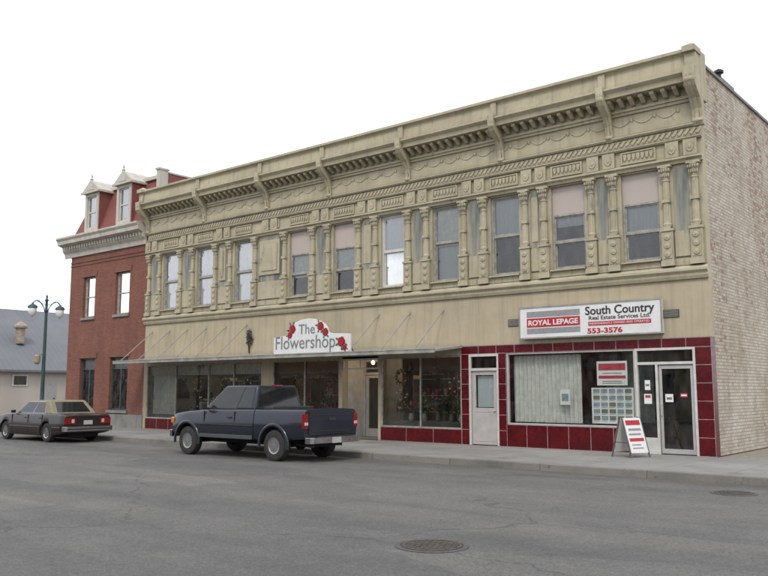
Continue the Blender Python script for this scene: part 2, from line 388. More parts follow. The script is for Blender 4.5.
# entablature
w=MB()
w.prism([(0,7.34),(-.07,7.34),(-.09,7.4),(-.15,7.44),(-.15,7.49),(-.04,7.52),(0,7.52)],'x',XL-.02,.03)
w.prism([(0,7.93),(-.06,7.93),(-.1,7.97),(-.1,8.0),(0,8.03)],'x',XL-.02,.03)
w.prism([(0,8.25),(-.08,8.25),(-.12,8.29),(-.12,8.33),(0,8.36)],'x',XL-.02,.03)
w.box(XL,.02,-.03,0,8.03,8.25)
w.box(XL,.02,-.045,0,8.36,8.9)
x=XL+.1
while x<-.08:
    w.prism([(x,8.07),(x+.05,8.06),(x+.15,8.19),(x+.13,8.22),(x+.08,8.22),(x-.02,8.10)],'y',-.055,-.03)
    w.ell((x+.015,-.04,8.19),.022,.02,.022,6,4)
    x+=.155
pc=[c for c,_,_ in wins]+[-15.85]
for cx in pc:
    hw=.48
    z0,z1=7.56,7.9
    w.box(cx-hw,cx+hw,-.04,0,z0,z0+.04); w.box(cx-hw,cx+hw,-.04,0,z1-.04,z1)
    w.box(cx-hw,cx-hw+.05,-.04,0,z0+.04,z1-.04); w.box(cx+hw-.05,cx+hw,-.04,0,z0+.04,z1-.04)
    for i in range(7):
        xx=cx-hw+.12+i*(2*hw-.24)/6
        w.prism([(xx+.052*math.cos(a),7.84+.18*math.sin(a)*(1 if math.sin(a)<0 else .05)) for a in [math.pi+j*math.pi/6 for j in range(7)]],'y',-.03,0)
mids=[XL+.3]+[(edges[i]+edges[i+1])/2 for i in range(2,len(edges)-2,2)]+[-.5]
for mx in mids:
    for dx in (-.23,.23):
        w.box(mx+dx-.17,mx+dx+.17,-.08,0,7.52,7.93)
        w.prism([(mx+dx+.1*math.cos(a),7.73+.13*math.sin(a)) for a in [j*math.pi/4 for j in range(8)]],'y',-.10,-.08)
        w.ell((mx+dx,-.10,7.73),.045,.02,.06,8,5)
x=XL+.45
while x<-.4:
    pts=[(x+.26*t/6,8.74-.13*(1-(t/6)**2)) for t in range(-6,7)]
    w.prism(pts+[(a,b+.05) for a,b in reversed(pts)],'y',-.062,-.045)
    w.ell((x+.30,-.062,8.74),.04,.02,.06,6,4)
    x+=.62
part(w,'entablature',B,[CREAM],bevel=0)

# cornice
w=MB()
w.prism([(.3,8.9),(-.1,8.9),(-.1,9.28),(-.50,9.30),(-.52,9.42),(-.62,9.5),(-.62,9.55),(-.45,9.60),(-.43,9.98),(-.47,10.02),(-.54,10.05),(-.54,10.13),(-.3,10.17),(.3,10.17)],'x',XL-.10,.10)
w.box(XL-.08,.08,-.14,-.1,8.98,9.04)
x=XL+.2
while x<-.1:
    w.box(x,x+.012,-.444,-.42,9.6,9.99); x+=1.18
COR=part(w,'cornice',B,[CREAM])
w=MB(); w.prism([(.0,9.08),(-.08,9.10),(-.18,9.16),(-.30,9.21),(-.32,9.285),(.0,9.285)],'x',-.055,.055); mm=w.mesh('modillion',[CREAM])
nm=80
for i in range(nm): inst(mm,'modillion',COR,(XL+.2+i*(23.2/(nm-1)),-.1,0))
def bracket(xc,wd=.2,end=False):
    w=MB()
    top=9.62
    pr=[(0,8.22),(-.08,8.24),(-.12,8.32),(-.10,8.46),(-.14,8.66),(-.27,8.9),(-.46,9.04),(-.57,9.14),(-.65,9.26),(-.67,9.42),(-.67,top),(0,top)]
    w.prism(pr,'x',xc-wd/2,xc+wd/2)
    w.prism([(y-.02 if y<-.05 else y,z) for y,z in pr[2:10]]+[(-.1,9.4)],'x',xc-wd/6,xc+wd/6)
    w.ell((xc,-.60,9.3),wd/2+.02,.09,.09,10,6)
    w.ell((xc,-.11,8.36),wd/2+.015,.06,.06,10,6)
    w.box(xc-wd/2,xc+wd/2,-.49,-.43,top,10.03)
    if end:
        w.box(xc-wd/2-.02,xc+wd/2+.02,-.60,-.1,10.03,10.185)
        w.hexa([(xc-wd/2,-.58,10.185),(xc+wd/2,-.58,10.185),(xc+wd/2,-.2,10.185),(xc-wd/2,-.2,10.185),(xc-.04,-.42,10.29),(xc+.04,-.42,10.29),(xc+.04,-.36,10.29),(xc-.04,-.36,10.29)])
    return part(w,'bracket',COR,[CREAM],bevel=.01)
for xc in (-2.4,-5.8,-9.3,-12.8,-16.0,-19.7): bracket(xc)
bracket(-.03,.28,True); bracket(XL+.03,.28,True)

# pilasters
def pilaster_mesh():
    w=MB()
    w.box(-.17,.17,-.14,0,4.72,4.86); w.box(-.15,.15,-.11,0,4.86,5.62); w.box(-.17,.17,-.14,0,5.62,5.68)
    w.box(-.115,.115,-.125,-.11,4.92,5.56)
    for zz in (5.02,5.24,5.46):
        w.lathe([(.08,-.14),(.066,-.15),(.03,-.155)],(0,0,zz),'y',10)
        w.ell((0,-.155,zz),.028,.016,.028,6,4)
    w.prism([(-.09,5.68),(.09,5.68),(.12,5.74),(-.12,5.74)],'y',-.12,0)
    prof=[(.105,5.74),(.115,5.8),(.092,5.84),(.096,5.9),(.082,6.9),(.1,6.94),(.08,6.98)]
    n=20; vs=[];fs=[]
    for r,h in prof:
        for i in range(n):
            a=2*math.pi*i/n; rr=r*(1 if i%2 else .86) if 5.85<h<6.92 else r
            vs.append((rr*math.cos(a),-.035+rr*math.sin(a)*.85,h))
    for j in range(len(prof)-1):
        for i in range(n): fs.append((j*n+i,j*n+(i+1)%n,(j+1)*n+(i+1)%n,(j+1)*n+i))
    fs.append(tuple(range(n))); fs.append(tuple(range((len(prof)-1)*n,len(prof)*n)))
    w.add(vs,fs)
    w.box(-.105,.105,-.125,0,6.36,6.44)
    w.lathe([(.08,6.98),(.09,7.08),(.115,7.18),(.15,7.26),(.15,7.28)],(0,-.035,0),'z',12)
    for i in range(-2,3):
        w.ell((i*.05,-.12-.008*(2-abs(i)),7.08),.024,.025,.06,6,4); w.ell((i*.06,-.15,7.2),.028,.028,.05,6,4)
    w.box(-.17,.17,-.165,0,7.28,7.345)
    return w.mesh('pilaster',[CREAM])
pm=pilaster_mesh()
pilx=[]
for cx,ww,_ in wins: pilx+= [cx-ww/2-.21,cx+ww/2+.21]
pilx+=[-.2,XL+.2]
for x in pilx: inst(pm,'pilaster',B,(x,0,0))
pl=sorted(pilx); kk=0
for a,b in zip(pl[:-1],pl[1:]):
    gapc=(a+b)/2
    if any(abs(gapc-c[0])<.3 for c in wins): continue
    x0,x1=a+.175,b-.175
    if x1-x0<.06: continue
    w=MB(); kk+=1
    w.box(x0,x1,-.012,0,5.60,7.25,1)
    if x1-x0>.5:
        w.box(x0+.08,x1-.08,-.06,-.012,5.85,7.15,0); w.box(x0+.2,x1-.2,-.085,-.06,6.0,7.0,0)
    elif kk%3==0:
        w.box(x0+.03,x1-.03,-.03,-.012,5.8,7.1,0)
    w.box(x0,x1,-.05,0,4.95,5.6,0)
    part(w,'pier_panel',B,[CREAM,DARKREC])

# upper windows
def upper_window(cx,ww,kind,idx):
    x0,x1=cx-ww/2,cx+ww/2; y=.1
    z0,z1=WZ0,WZ1
    f=MB()
    zt=6.5 if kind=='c' else WZ1
    t=.055
    f.box(x0,x0+t,y-.02,y+.1,z0,zt); f.box(x1-t,x1,y-.02,y+.1,z0,zt)
    f.box(x0+t,x1-t,y-.02,y+.1,zt-t,zt); f.box(x0+t,x1-t,y-.02,y+.1,z0,z0+.07)
    zm=(z0+zt)/2+(.05 if idx in (3,6) else 0)
    f.box(x0+t,x1-t,y-.005,y+.06,zm-.03,zm+.03)
    for a,b,yy in ((z0+.07,zm-.03,y+.045),(zm+.03,zt-t,y+.01)):
        f.box(x0+t,x0+t+.035,yy,yy+.03,a,b); f.box(x1-t-.035,x1-t,yy,yy+.03,a,b)
        f.box(x0+t+.035,x1-t-.035,yy,yy+.03,b-.035,b)
        f.box(x0+t+.035,x1-t-.035,yy,yy+.03,a,a+.035)
    W=part(f,'window',B,[WFRAME if idx!=4 else WHITE])
    for (za,zb2,yo,lowp) in ((z0+.07,zm,.06,True),(zm,zt-t,.025,False)):
        gm=GLASSR if idx>=7 or (idx==4 and not lowp) else GLASSU
        p=MB()
        p.add([(x0+t,y+yo,za),(x1-t,y+yo,za),(x1-t,y+yo,zb2),(x0+t,y+yo,zb2)],[(0,1,2,3)])
        part(p,'pane',W,[gm])
    s=MB(); s.prism([(.08,4.885),(-.12,4.885),(-.12,4.925),(.08,4.95)],'x',x0-.02,x1+.02); part(s,'sill',W,[CREAM])
    if kind=='c':
        b=MB(); b.box(x0,x1,y+.0,y+.04,zt,z1); part(b,'cover_board',W,[BOARD],label='pinkish board blocking the upper sash')
    bl={0:(.48,BLIND),1:(.2,BLIND),2:(.48,BLIND),3:(.52,CURT),4:(.5,BLIND),5:(.55,CURT),6:(.55,CURT),7:(.97,CURTW),8:(.97,CURTW),9:(.97,CURTW)}[idx]
    zb=zt-t-(zt-z0-.1)*bl[0]
    n=24; vs=[];fs=[]
    for i in range(n+1):
        xx=x0+t+(x1-x0-2*t)*i/n; d=.008*math.sin(i*1.7+idx)
        vs+=[(xx,y+.085+d,zb),(xx,y+.085+d,zt-t)]
    for i in range(n): fs.append((2*i,2*i+2,2*i+3,2*i+1))
    b=MB(); b.add(vs,fs); part(b,'blind',W,[bl[1]])
    if idx in (3,4):
        b=MB(); b.box(x0+t,x1-t,y+.16,y+.17,z0+.1,zb); part(b,'lower_curtain',W,[BLIND if idx==3 else CURTW])
for i,(cx,ww,k) in enumerate(wins): upper_window(cx,ww,k,i)

# ---- right shopfront
def tiles(w,x0,x1,z0,z1,nx,nz,y0=-.02,y1=.3):
    w.box(x0,x1,y0,y1,z0,z1,0)
    g=.006
    for i in range(0,nx+1):
        xx=x0+(x1-x0)*i/nx; a=max(xx-g,x0-.001); b=min(xx+g,x1+.001)
        w.box(a,b,y0-.003,y0+.002,z0,z1,1)
    for i in range(0,nz+1):
        zz=z0+(z1-z0)*i/nz; a=max(zz-g,z0); b=min(zz+g,z1)
        w.box(x0,x1,y0-.004,y0+.001,a,b,1)
for (a,b,z0,z1,nx,nz,nme) in ((-7.35,0.0,2.66,2.895,12,1,'tile_fascia'),(-.40,0.0,0,2.66,1,6,'tile_column'),(-5.80,-1.95,0,.62,6,1,'tile_bulkhead'),(-6.06,-5.80,0,2.66,1,6,'tile_column'),(-7.35,-7.08,0,2.66,1,6,'tile_column'),
        (-10.5,-7.355,0,.43,3,1,'tile_bulkhead'),(-15.62,-12.32,0,.43,4,1,'tile_bulkhead'),(XL+.22,-16.2,0,.43,9,1,'tile_bulkhead')):
    w=MB(); tiles(w,a,b,z0,z1,nx,nz); part(w,nme,B,[RED,GROUT])
def display_window(x0,x1,z0,z1,mull=(),fm=ALU,y=.05,fr=.05,parent=B):
    f=MB()
    f.box(x0,x0+fr,y-.05,y+.06,z0,z1); f.box(x1-fr,x1,y-.05,y+.06,z0,z1)
    f.box(x0+fr,x1-fr,y-.05,y+.06,z1-fr,z1); f.box(x0+fr,x1-fr,y-.06,y+.08,z0,z0+fr)
    for m_ in mull: f.box(m_-.022,m_+.022,y-.04,y+.05,z0+fr,z1-fr)
    W=part(f,'window',parent,[fm],bevel=.006)
    p=MB(); p.add([(x0+fr,y,z0+fr),(x1-fr,y,z0+fr),(x1-fr,y,z1-fr),(x0+fr,y,z1-fr)],[(0,1,2,3)])
    part(p,'pane',W,[GLASS]); return W
def curtain(parent,x0,x1,z0,z1,y,m,amp=.03,wl=.11):
    n=int((x1-x0)/.02); vs=[];fs=[]
    for i in range(n+1):
        xx=x0+(x1-x0)*i/n; d=amp*math.sin(xx*2*math.pi/wl)+amp*.4*math.sin(xx*9.1)
        vs+=[(xx,y+d,z0),(xx,y+d*.8,z1)]
    for i in range(n): fs.append((2*i,2*i+2,2*i+3,2*i+1))
    b=MB(); b.add(vs,fs); return part(b,'curtain',parent,[m],smooth=60)
W=display_window(-5.80,-1.95,.62,2.66,())
curtain(W,-5.7,-3.6,.7,2.58,.26,CURT,.04,.13)
curtain(W,-3.5,-2.1,.7,2.58,1.6,CURTG,.03,.2)
PO=[mat('paper_white',(.7,.7,.68),(.6,.6,.58),5,.6),mat('poster_red',(.42,.03,.05),(.35,.02,.04),5,.6),mat('photo_dark',(.10,.12,.10),(.2,.18,.14),12,.6),mat('photo_sky',(.28,.34,.42),(.16,.2,.15),12,.6)]
p=MB(); p.box(-3.05,-2.2,.075,.08,1.72,2.36,0); p.box(-3.0,-2.25,.07,.075,2.12,2.3,1); p.box(-3.0,-2.25,.07,.075,1.9,1.98,1)
for zz in (1.77,1.82,2.03): p.box(-2.9,-2.35,.071,.075,zz,zz+.02,2)
part(p,'poster',W,PO,label='red and white window poster')
p=MB(); p.box(-3.22,-2.05,.075,.08,.72,1.66,0)
for i in range(5):
    for j in range(5):
        xx=-3.17+i*.222; zz=.77+j*.178
        p.box(xx,xx+.18,.07,.075,zz+.04,zz+.15,2 if random.random()<.5 else 3); p.box(xx,xx+.15,.071,.075,zz+.01,zz+.02,2)
part(p,'listing_board',W,PO,label='board with rows of small house photos')
p=MB(); p.box(-4.15,-3.85,.075,.08,1.2,1.62,0); p.box(-4.1,-3.9,.07,.075,1.3,1.5,3); part(p,'poster',W,PO)
def glazed_door(x0,x1,z1,y,m,parent,low=.12,stile=.07,name='door'):
    f=MB()
    f.box(x0,x0+stile,y,y+.045,.02,z1); f.box(x1-stile,x1,y,y+.045,.02,z1)
    f.box(x0+stile,x1-stile,y,y+.045,z1-.09,z1); f.box(x0+stile,x1-stile,y,y+.045,.02,low)
    d=part(f,name,parent,[m],bevel=.004)
    p=MB(); p.add([(x0+stile,y+.02,low),(x1-stile,y+.02,low),(x1-stile,y+.02,z1-.09),(x0+stile,y+.02,z1-.09)],[(0,1,2,3)])
    part(p,'pane',d,[GLASS])
    h=MB(); h.tube([(x0+.04,y-.01,.95),(x0+.04,y-.06,.97),(x0+.04,y-.06,1.23),(x0+.04,y-.01,1.25)],.012); part(h,'handle',d,[ALU])
    return d
f=MB()
f.box(-1.95,-1.89,-.03,.1,0,2.66); f.box(-.46,-.40,-.03,.1,0,2.66); f.box(-1.89,-.46,-.03,.1,2.6,2.66); f.box(-1.89,-.46,-.025,.09,2.24,2.31)
f.box(-1.42,-1.36,-.025,.09,0,2.24); f.box(-1.89,-1.42,-.02,.08,0,.4)
DF=part(f,'door_frame',B,[WHITE],bevel=.004)
p=MB(); p.add([(-1.89,.03,2.31),(-.46,.03,2.31),(-.46,.03,2.6),(-1.89,.03,2.6)],[(0,1,2,3)]); part(p,'transom_pane',DF,[GLASS])
p=MB(); p.add([(-1.89,.03,.4),(-1.42,.03,.4),(-1.42,.03,2.24),(-1.89,.03,2.24)],[(0,1,2,3)]); part(p,'sidelight_pane',DF,[GLASS])
glazed_door(-1.34,-.48,2.22,.02,ALU,B,.14)
for nt_ in (((-1.75,-1.55,1.25,1.5,0),(-1.72,-1.58,1.4,1.47,1)),((-1.72,-1.58,1.6,1.85,0),(-1.70,-1.6,1.7,1.75,2)),((-1.2,-1.0,1.3,1.5,0),(-1.17,-1.03,1.36,1.42,2)),((-.82,-.64,1.42,1.52,1),(-.80,-.66,1.45,1.49,0))):
    p=MB()
    for k,(a,b,c,d,m_) in enumerate(nt_): p.box(a,b,.022-.003*k,.026-.003*k,c,d,m_)
    part(p,'notice',DF,PO)
w=MB(); w.box(-3.2,-1.7,2.3,3.0,.72,.76,0); w.box(-3.15,-3.05,2.35,2.95,.03,.72,0); w.box(-1.85,-1.75,2.35,2.95,.03,.72,0); w.box(-3.05,-1.85,2.9,2.93,.2,.72,0)
topmesh(w,'office_desk','plain wooden desk inside the real estate office','desk',[mat('desk_wood',(.3,.18,.09),(.2,.12,.06),8,.5)])
# service door
f=MB(); f.box(-7.08,-7.02,-.02,.1,0,2.66); f.box(-6.12,-6.06,-.02,.1,0,2.66); f.box(-7.02,-6.12,-.02,.1,2.58,2.66); f.box(-7.02,-6.12,-.015,.09,2.16,2.24)
DF2=part(f,'door_frame',B,[WHITE],bevel=.004)
p=MB(); p.add([(-7.02,.03,2.24),(-6.12,.03,2.24),(-6.12,.03,2.58),(-7.02,.03,2.58)],[(0,1,2,3)]); part(p,'pane',DF2,[GLASS])
GREYD=mat('grey_door_paint',(.42,.40,.38),(.34,.32,.30),3,.5)
f=MB(); f.box(-7.0,-6.14,.03,.075,.02,1.08); f.box(-7.0,-6.88,.03,.075,1.08,2.15); f.box(-6.26,-6.14,.03,.075,1.08,2.15); f.box(-6.88,-6.26,.03,.075,2.04,2.15)
f.box(-6.9,-6.24,.022,.03,.12,.14);f.box(-6.9,-6.24,.022,.03,.96,.98)
D2=part(f,'door',B,[GREYD],bevel=.004,label='pale panelled door with a glazed upper half')
p=MB(); p.add([(-6.88,.05,1.08),(-6.26,.05,1.08),(-6.26,.05,2.04),(-6.88,.05,2.04)],[(0,1,2,3)]); part(p,'pane',D2,[GLASS])
p=MB(); p.box(-6.86,-6.28,.12,.13,1.1,2.02); part(p,'blind',D2,[BLIND])
p=MB(); p.ell((-6.22,-.0,1.0),.03,.03,.03,8,6); p.tube([(-6.22,0,1.0),(-6.22,.05,1.0)],.012); part(p,'handle',D2,[ALU])
for vx in (-.95,-5.5):
    v=MB(); v.box(vx-.2,vx+.2,-.02,0,3.42,3.62,1)
    for i in range(5): v.box(vx-.18,vx+.18,-.035,-.02,3.44+i*.035,3.455+i*.035,0)
    part(v,'vent_grille',B,[CANM,DARK])

# ---- flower shop front
WC=display_window(-10.5,-7.355,.43,2.64,(-8.92,),WFRAME)
WB=display_window(-15.62,-12.32,.43,2.64,(-14.0,),WFRAME)
WA=display_window(XL+.22,-16.2,.43,2.64,(-21.4,-19.3,-17.8),WFRAME)
curtain(WA,XL+.3,-16.3,2.2,2.58,.22,CURT,.03,.14)
curtain(WA,XL+.3,-21.7,.6,2.2,.3,CURT,.03,.14)
w=MB(); w.box(-12.26,-12.2,.3,1.2,0,2.64); w.box(-10.62,-10.56,.3,1.2,0,2.64); w.box(-12.2,-10.62,0.0,1.3,2.64,2.7)
w.box(-12.2,-12.12,1.1,1.2,0,2.64); w.box(-11.02,-10.62,1.1,1.2,0,2.64); w.box(-12.12,-11.02,1.1,1.2,2.12,2.2); w.box(-12.12,-11.02,1.1,1.2,2.56,2.64)
E=part(w,'entry_recess',B,[WHITE])
p=MB(); p.add([(-12.12,1.14,2.2),(-11.02,1.14,2.2),(-11.02,1.14,2.56),(-12.12,1.14,2.56)],[(0,1,2,3)]); part(p,'pane',E,[GLASS])
glazed_door(-12.1,-11.04,2.1,1.12,WHITE,B,.3,.12)
f=MB()
f.box(-12.2,-10.62,.02,.06,2.58,2.64); f.box(-12.2,-10.62,.02,.06,2.28,2.33)
for xx in (-12.2,-11.43,-10.67): f.box(xx,xx+.05,.02,.06,2.33,2.58)
part(f,'transom_frame',B,[WHITE])
def glow():
    m,nt,b=nodes_of('warm_bulb'); b.inputs['Base Color'].default_value=(1,.7,.4,1)
    b.inputs['Emission Color'].default_value=(1,.6,.28,1); b.inputs['Emission Strength'].default_value=9; return m
GLOW=glow()
w=MB(); w.lathe([(.07,2.64),(.07,2.60),(.05,2.58)],(-11.3,.55,0),'z',12); FX=part(w,'entry_lamp',B,[IRON])
w=MB(); w.ell((-11.3,.55,2.52),.06,.06,.07,10,8); part(w,'bulb',FX,[GLOW])
def lit(x,y,z,en):
    l=bpy.data.lights.new('shop_light','POINT'); l.energy=en; l.color=(1,.76,.5); l.shadow_soft_size=.12
    o=bpy.data.objects.new('shop_light',l); col.objects.link(o); o.parent=B; o.location=Vector((x,y,z))-B.location
lit(-11.3,.55,2.42,8)
for lx in (-9.0,-18.6):  # unseen pendants added to brighten the shop interior
    w=MB(); w.tube([(lx,2.0,4.4),(lx,2.0,3.1)],.01,5); w.lathe([(.03,3.12),(.06,3.05),(.2,2.9),(.19,2.9)],(lx,2.0,0),'z',14); FX=part(w,'fill_pendant',B,[WHITE])
    w=MB(); w.ell((lx,2.0,2.88),.06,.06,.06,10,8); part(w,'bulb',FX,[GLOW]); lit(lx,2.0,2.75,26)
# canopy
w=MB()
w.prism([(0,2.86),(-1.46,2.70),(-1.46,2.76),(0,2.93)],'x',XL+.02,-7.3,0)
w.box(XL,-7.28,-1.52,-1.46,2.665,2.79,0)
w.box(XL,-7.28,-1.535,-1.52,2.765,2.79,0)
x=XL+.6
while x<-7.5:
    w.prism([(0,2.80),(-1.46,2.655),(-1.46,2.70),(0,2.86)],'x',x,x+.05,0); x+=1.1
CAN=part(w,'canopy',B,[CANM],label='long thin grey metal canopy over the shopfront')
for x in [-23.1,-21.9,-20.7,-19.5,-18.3,-17.1,-10.6,-9.3,-8.0]:
    r=MB(); r.tube([(x,0.02,4.05),(x-.05,-1.44,2.78)],.018,6); r.lathe([(.05,0),(.04,-.02)],(x,0,4.05),'y',8); part(r,'support_rod',CAN,[CANM])
o=MB(); o.tube([(-16.9,-.03,2.98),(-16.9,-.05,3.3),(-16.85,-.05,3.6)],.025,6)
for i in range(46):
    a=random.uniform(0,6.28); r=random.uniform(.03,.2); c=Vector((-16.87+r*math.cos(a)*.8,-.08+random.uniform(-.04,.04),3.5+r*math.sin(a)*1.8))
    d=Vector((random.uniform(-1,1),random.uniform(-.3,.3),random.uniform(-.3,1))).normalized()*.10; s_=d.cross(Vector((0,1,0))).normalized()*.035
    o.add([c-d,c+s_,c+d,c-s_],[(0,1,2,3)])
topmesh(o,'wall_ornament','dark metal plant ornament fixed on the cream wall','wall ornament',[IRON])

# ------------------------------------------------------------------ signs
S=thing('shop_sign','white and red real estate office sign box above the tiled shopfront','sign',(-3.17,0,3.05))
w=MB(); w.box(-5.2,-1.15,-.20,-.0,3.04,3.90,0); w.box(-5.24,-1.11,-.215,-.20,3.02,3.06,1); w.box(-5.24,-1.11,-.215,-.20,3.88,3.92,1); w.box(-5.24,-5.2,-.215,-.20,3.06,3.88,1); w.box(-1.15,-1.11,-.215,-.20,3.06,3.88,1)
part(w,'sign_box',S,[SIGNW,CANM])
for z0,z1,m_ in ((3.62,3.78,GREYB),(3.34,3.59,TXTR),(3.16,3.31,GREYB)):
    w=MB(); w.box(-4.98,-3.36,-.206,-.2005,z0,z1,0); part(w,'logo_bar',S,[m_])
text('ROYAL LEPAGE',.2,-4.93,-.21,3.395,S,SIGNW,1.52,.006)
text('South Country',.31,-3.2,-.203,3.60,S,TXTK,1.90,.006)
text('Real Estate Services Ltd.',.15,-3.1,-.203,3.46,S,TXTK,1.68,.002)
w=MB(); w.box(-3.12,-1.4,-.205,-.2005,3.30,3.41,0); part(w,'text_bar',S,[TXTR])
text('INDEPENDENTLY OWNED AND OPERATED',.08,-3.08,-.208,3.33,S,SIGNW,1.64,.0)
text('553-3576',.19,-3.15,-.203,3.10,S,TXTR,.98,.006)

F=thing('shop_sign','white shaped flower shop sign with red roses standing on the canopy','sign',(-12.35,-1.3,2.78))
pts=[(-14.1,2.80),(-10.6,2.80),(-10.6,3.36),(-11.35,3.40)]+[(-12.5+.95*math.cos(a),3.44+.5*math.sin(a)) for a in [i*math.pi/10 for i in range(0,11)]]+[(-13.6,3.40),(-14.1,3.36)]
w=MB(); w.prism(pts,'y',-1.38,-1.32)
part(w,'sign_board',F,[SIGNW],bevel=.01)
for x in (-13.8,-12.3,-10.9):
    w=MB(); w.box(x-.02,x+.02,-1.32,-1.28,2.74,3.3); w.tube([(x,-1.29,3.25),(x,-.9,2.83)],.015,6)
    part(w,'sign_brace',F,[IRON])
text('The',.46,-12.9,-1.385,3.44,F,TXTG,.74,.002)
text('Flowershop',.62,-14.0,-1.385,2.96,F,TXTG,2.75,.0)
def rose(cx,cz,r,parent):
    w=MB(); y=-1.382
    for k,(rr,n) in enumerate(((1,5),(.72,5),(.45,4),(.2,1))):
        for i in range(n):
            a=2*math.pi*i/n+k*.6; d=r*rr*.45 if n>1 else 0
            c=(cx+d*math.cos(a),y-.006*(k+1)-.0012*i,cz+d*math.sin(a)); q=r*(.62-.1*k)
            w.add([(c[0]+q*math.cos(t),c[1],c[2]+q*math.sin(t)) for t in [j*math.pi/6 for j in range(12)]],[tuple(range(12))],k%2)
    for a in (200,250,320,20):
        a=R(a+cx*37); d=Vector((math.cos(a),0,math.sin(a))); s_=Vector((-math.sin(a),0,math.cos(a)))*r*.28; c=Vector((cx,y-.003,cz))+d*r*.9
        w.add([c,c+d*r*.45+s_,c+d*r*.95,c+d*r*.45-s_],[(0,1,2,3)],2)
    part(w,'rose_emblem',parent,[ROSE,ROSED,LEAF])
for c in ((-13.2,3.62,.15),(-13.32,3.42,.11),(-11.9,3.66,.14),(-11.68,3.46,.13),(-10.98,3.12,.16),(-10.84,2.93,.09)): rose(c[0],c[1],c[2],F)

# ------------------------------------------------------------------ red brick hotel
H=thing('brick_building','red brick building with white cornice, mansard roof and dormers','building',(-26.75,0,0))
HX0,HX1=-29.9,XL-.0
hw_=[(-28.22,1.0,4.95,6.85),(-25.5,1.1,4.95,6.85),(-28.1,1.25,.72,3.05),(-25.55,1.4,.72,3.05)]
w=MB(); y0,y1=.02,.35
def wall_row(w,x0,x1,z0,z1,ops,y0,y1):
    xs=[x0]
    for (c,ww,a,b) in sorted(ops): xs+=[c-ww/2,c+ww/2]
    xs.append(x1)
    for i in range(0,len(xs),2): w.box(xs[i],xs[i+1],y0,y1,z0,z1)
    for (c,ww,a,b) in ops:
        if a>z0: w.box(c-ww/2,c+ww/2,y0,y1,z0,a)
        if b<z1: w.box(c-ww/2,c+ww/2,y0,y1,b,z1)
wall_row(w,HX0,HX1-.01,0,4,[hw_[2],hw_[3]],y0,y1); wall_row(w,HX0,HX1-.01,4,8.0,[hw_[0],hw_[1]],y0,y1)
for zz in (7.45,7.6): w.box(HX0,HX1-.01,y0-.03,y0,zz,zz+.06)
part(w,'wall',H,[REDB])
w=MB(); w.box(HX0,HX0+.3,.35,18,0,8); w.box(HX0+.3,HX1-.01,17.7,18,0,8); part(w,'side_wall',H,[REDB2])
w=MB(); w.box(HX0+.3,HX1-.3,.36,17.7,4,4.1); w.box(HX0+.3,HX1-.3,3,3.1,0,4); w.box(HX0+.3,HX1-.3,3,3.1,4.1,7.9); w.box(HX0+.01,HX1-.02,.36,17.7,8.0,8.1); part(w,'floor',H,[DARK])
w=MB(); w.box(HX0-.03,HX1-.01,-.03,.02,0,.55); part(w,'plinth',H,[CONC])
GRN=mat('dark_green_frame',(.05,.08,.07),(.03,.05,.045),6,.5)
for i,(c,ww,a,b) in enumerate(hw_):
    f=MB(); x0,x1=c-ww/2,c+ww/2; t=.07; y=.14
    f.box(x0,x0+t,y,y+.08,a,b);f.box(x1-t,x1,y,y+.08,a,b);f.box(x0+t,x1-t,y,y+.08,b-t,b);f.box(x0+t,x1-t,y,y+.08,a,a+t)
    zm=(a+b)/2 if i<2 else b-.5
    f.box(x0+t,x1-t,y+.01,y+.07,zm-.03,zm+.03)
    if i>=2: f.box(c-.03,c+.03,y+.01,y+.07,a+t,zm-.03)
    W=part(f,'window',H,[WFRAME if i<2 else GRN])
    p=MB(); p.add([(x0+t,y+.04,a+t),(x1-t,y+.04,a+t),(x1-t,y+.04,b-t),(x0+t,y+.04,b-t)],[(0,1,2,3)]); part(p,'pane',W,[GLASSR if i<2 else GLASSU])
    s=MB(); s.box(x0-.08,x1+.08,-.05,.13,a-.12,a); part(s,'sill',W,[CONC])
    s=MB(); s.prism([(x0-.12,b),(x1+.12,b),(x1+.16,b+.24),(x0-.16,b+.24)],'y',-.01,.13); part(s,'lintel',W,[REDB])
    s=MB(); s.box(x0+t,x1-t,y+.1,y+.11,zm,b-t); part(s,'blind',W,[BLIND])
WTR=mat('white_trim',(.48,.45,.385),(.36,.335,.285),4,.6,streak=True)
w=MB(); pr=[(.02,7.9),(-.06,7.9),(-.08,8.1),(-.2,8.22),(-.22,8.42),(-.48,8.5),(-.5,8.66),(-.58,8.76),(-.58,8.84),(.02,8.9)]
w.prism(pr,'x',HX0-.5,HX1-.13)
x=HX0-.2
while x<HX1-.2: w.box(x,x+.09,-.3,-.21,8.26,8.42); x+=.22
w.box(HX0-.5,HX0+.02,.02,12,8.5,8.84); w.box(HX0-.1,HX0,.02,12,7.9,8.5)
part(w,'cornice',H,[WTR],bevel=.01)
SH=mat('mansard_shingle',(.20,.062,.053),(.15,.05,.045),9,.8,bs=.3,bscale=12)
w=MB()
mx1=HX1-.02
w.hexa([(HX0,.02,8.86),(mx1,.02,8.86),(mx1,17,8.86),(HX0,17,8.86),(HX0+.7,.75,11.0),(mx1,.75,11.0),(mx1,16,11.0),(HX0+.7,16,11.0)])
RF=part(w,'roof',H,[SH])
w=MB(); w.box(HX0+.6,mx1+.06,.62,.82,11.0,11.16); w.box(HX0+.6,HX0+.8,.82,16,11.0,11.16); part(w,'roof_trim',RF,[WTR])
w=MB(); w.box(mx1+.003,mx1+.22,.3,.75,9.62,11.25,1); w.box(mx1+.0035,mx1+.2,.75,9,9.62,11.15,0);w.box(mx1-.05,mx1+.25,.25,.8,11.25,11.33,1); w.box(mx1-.02,mx1+.23,.8,9.05,11.15,11.22,1); part(w,'party_wall',H,[SH,WTR])
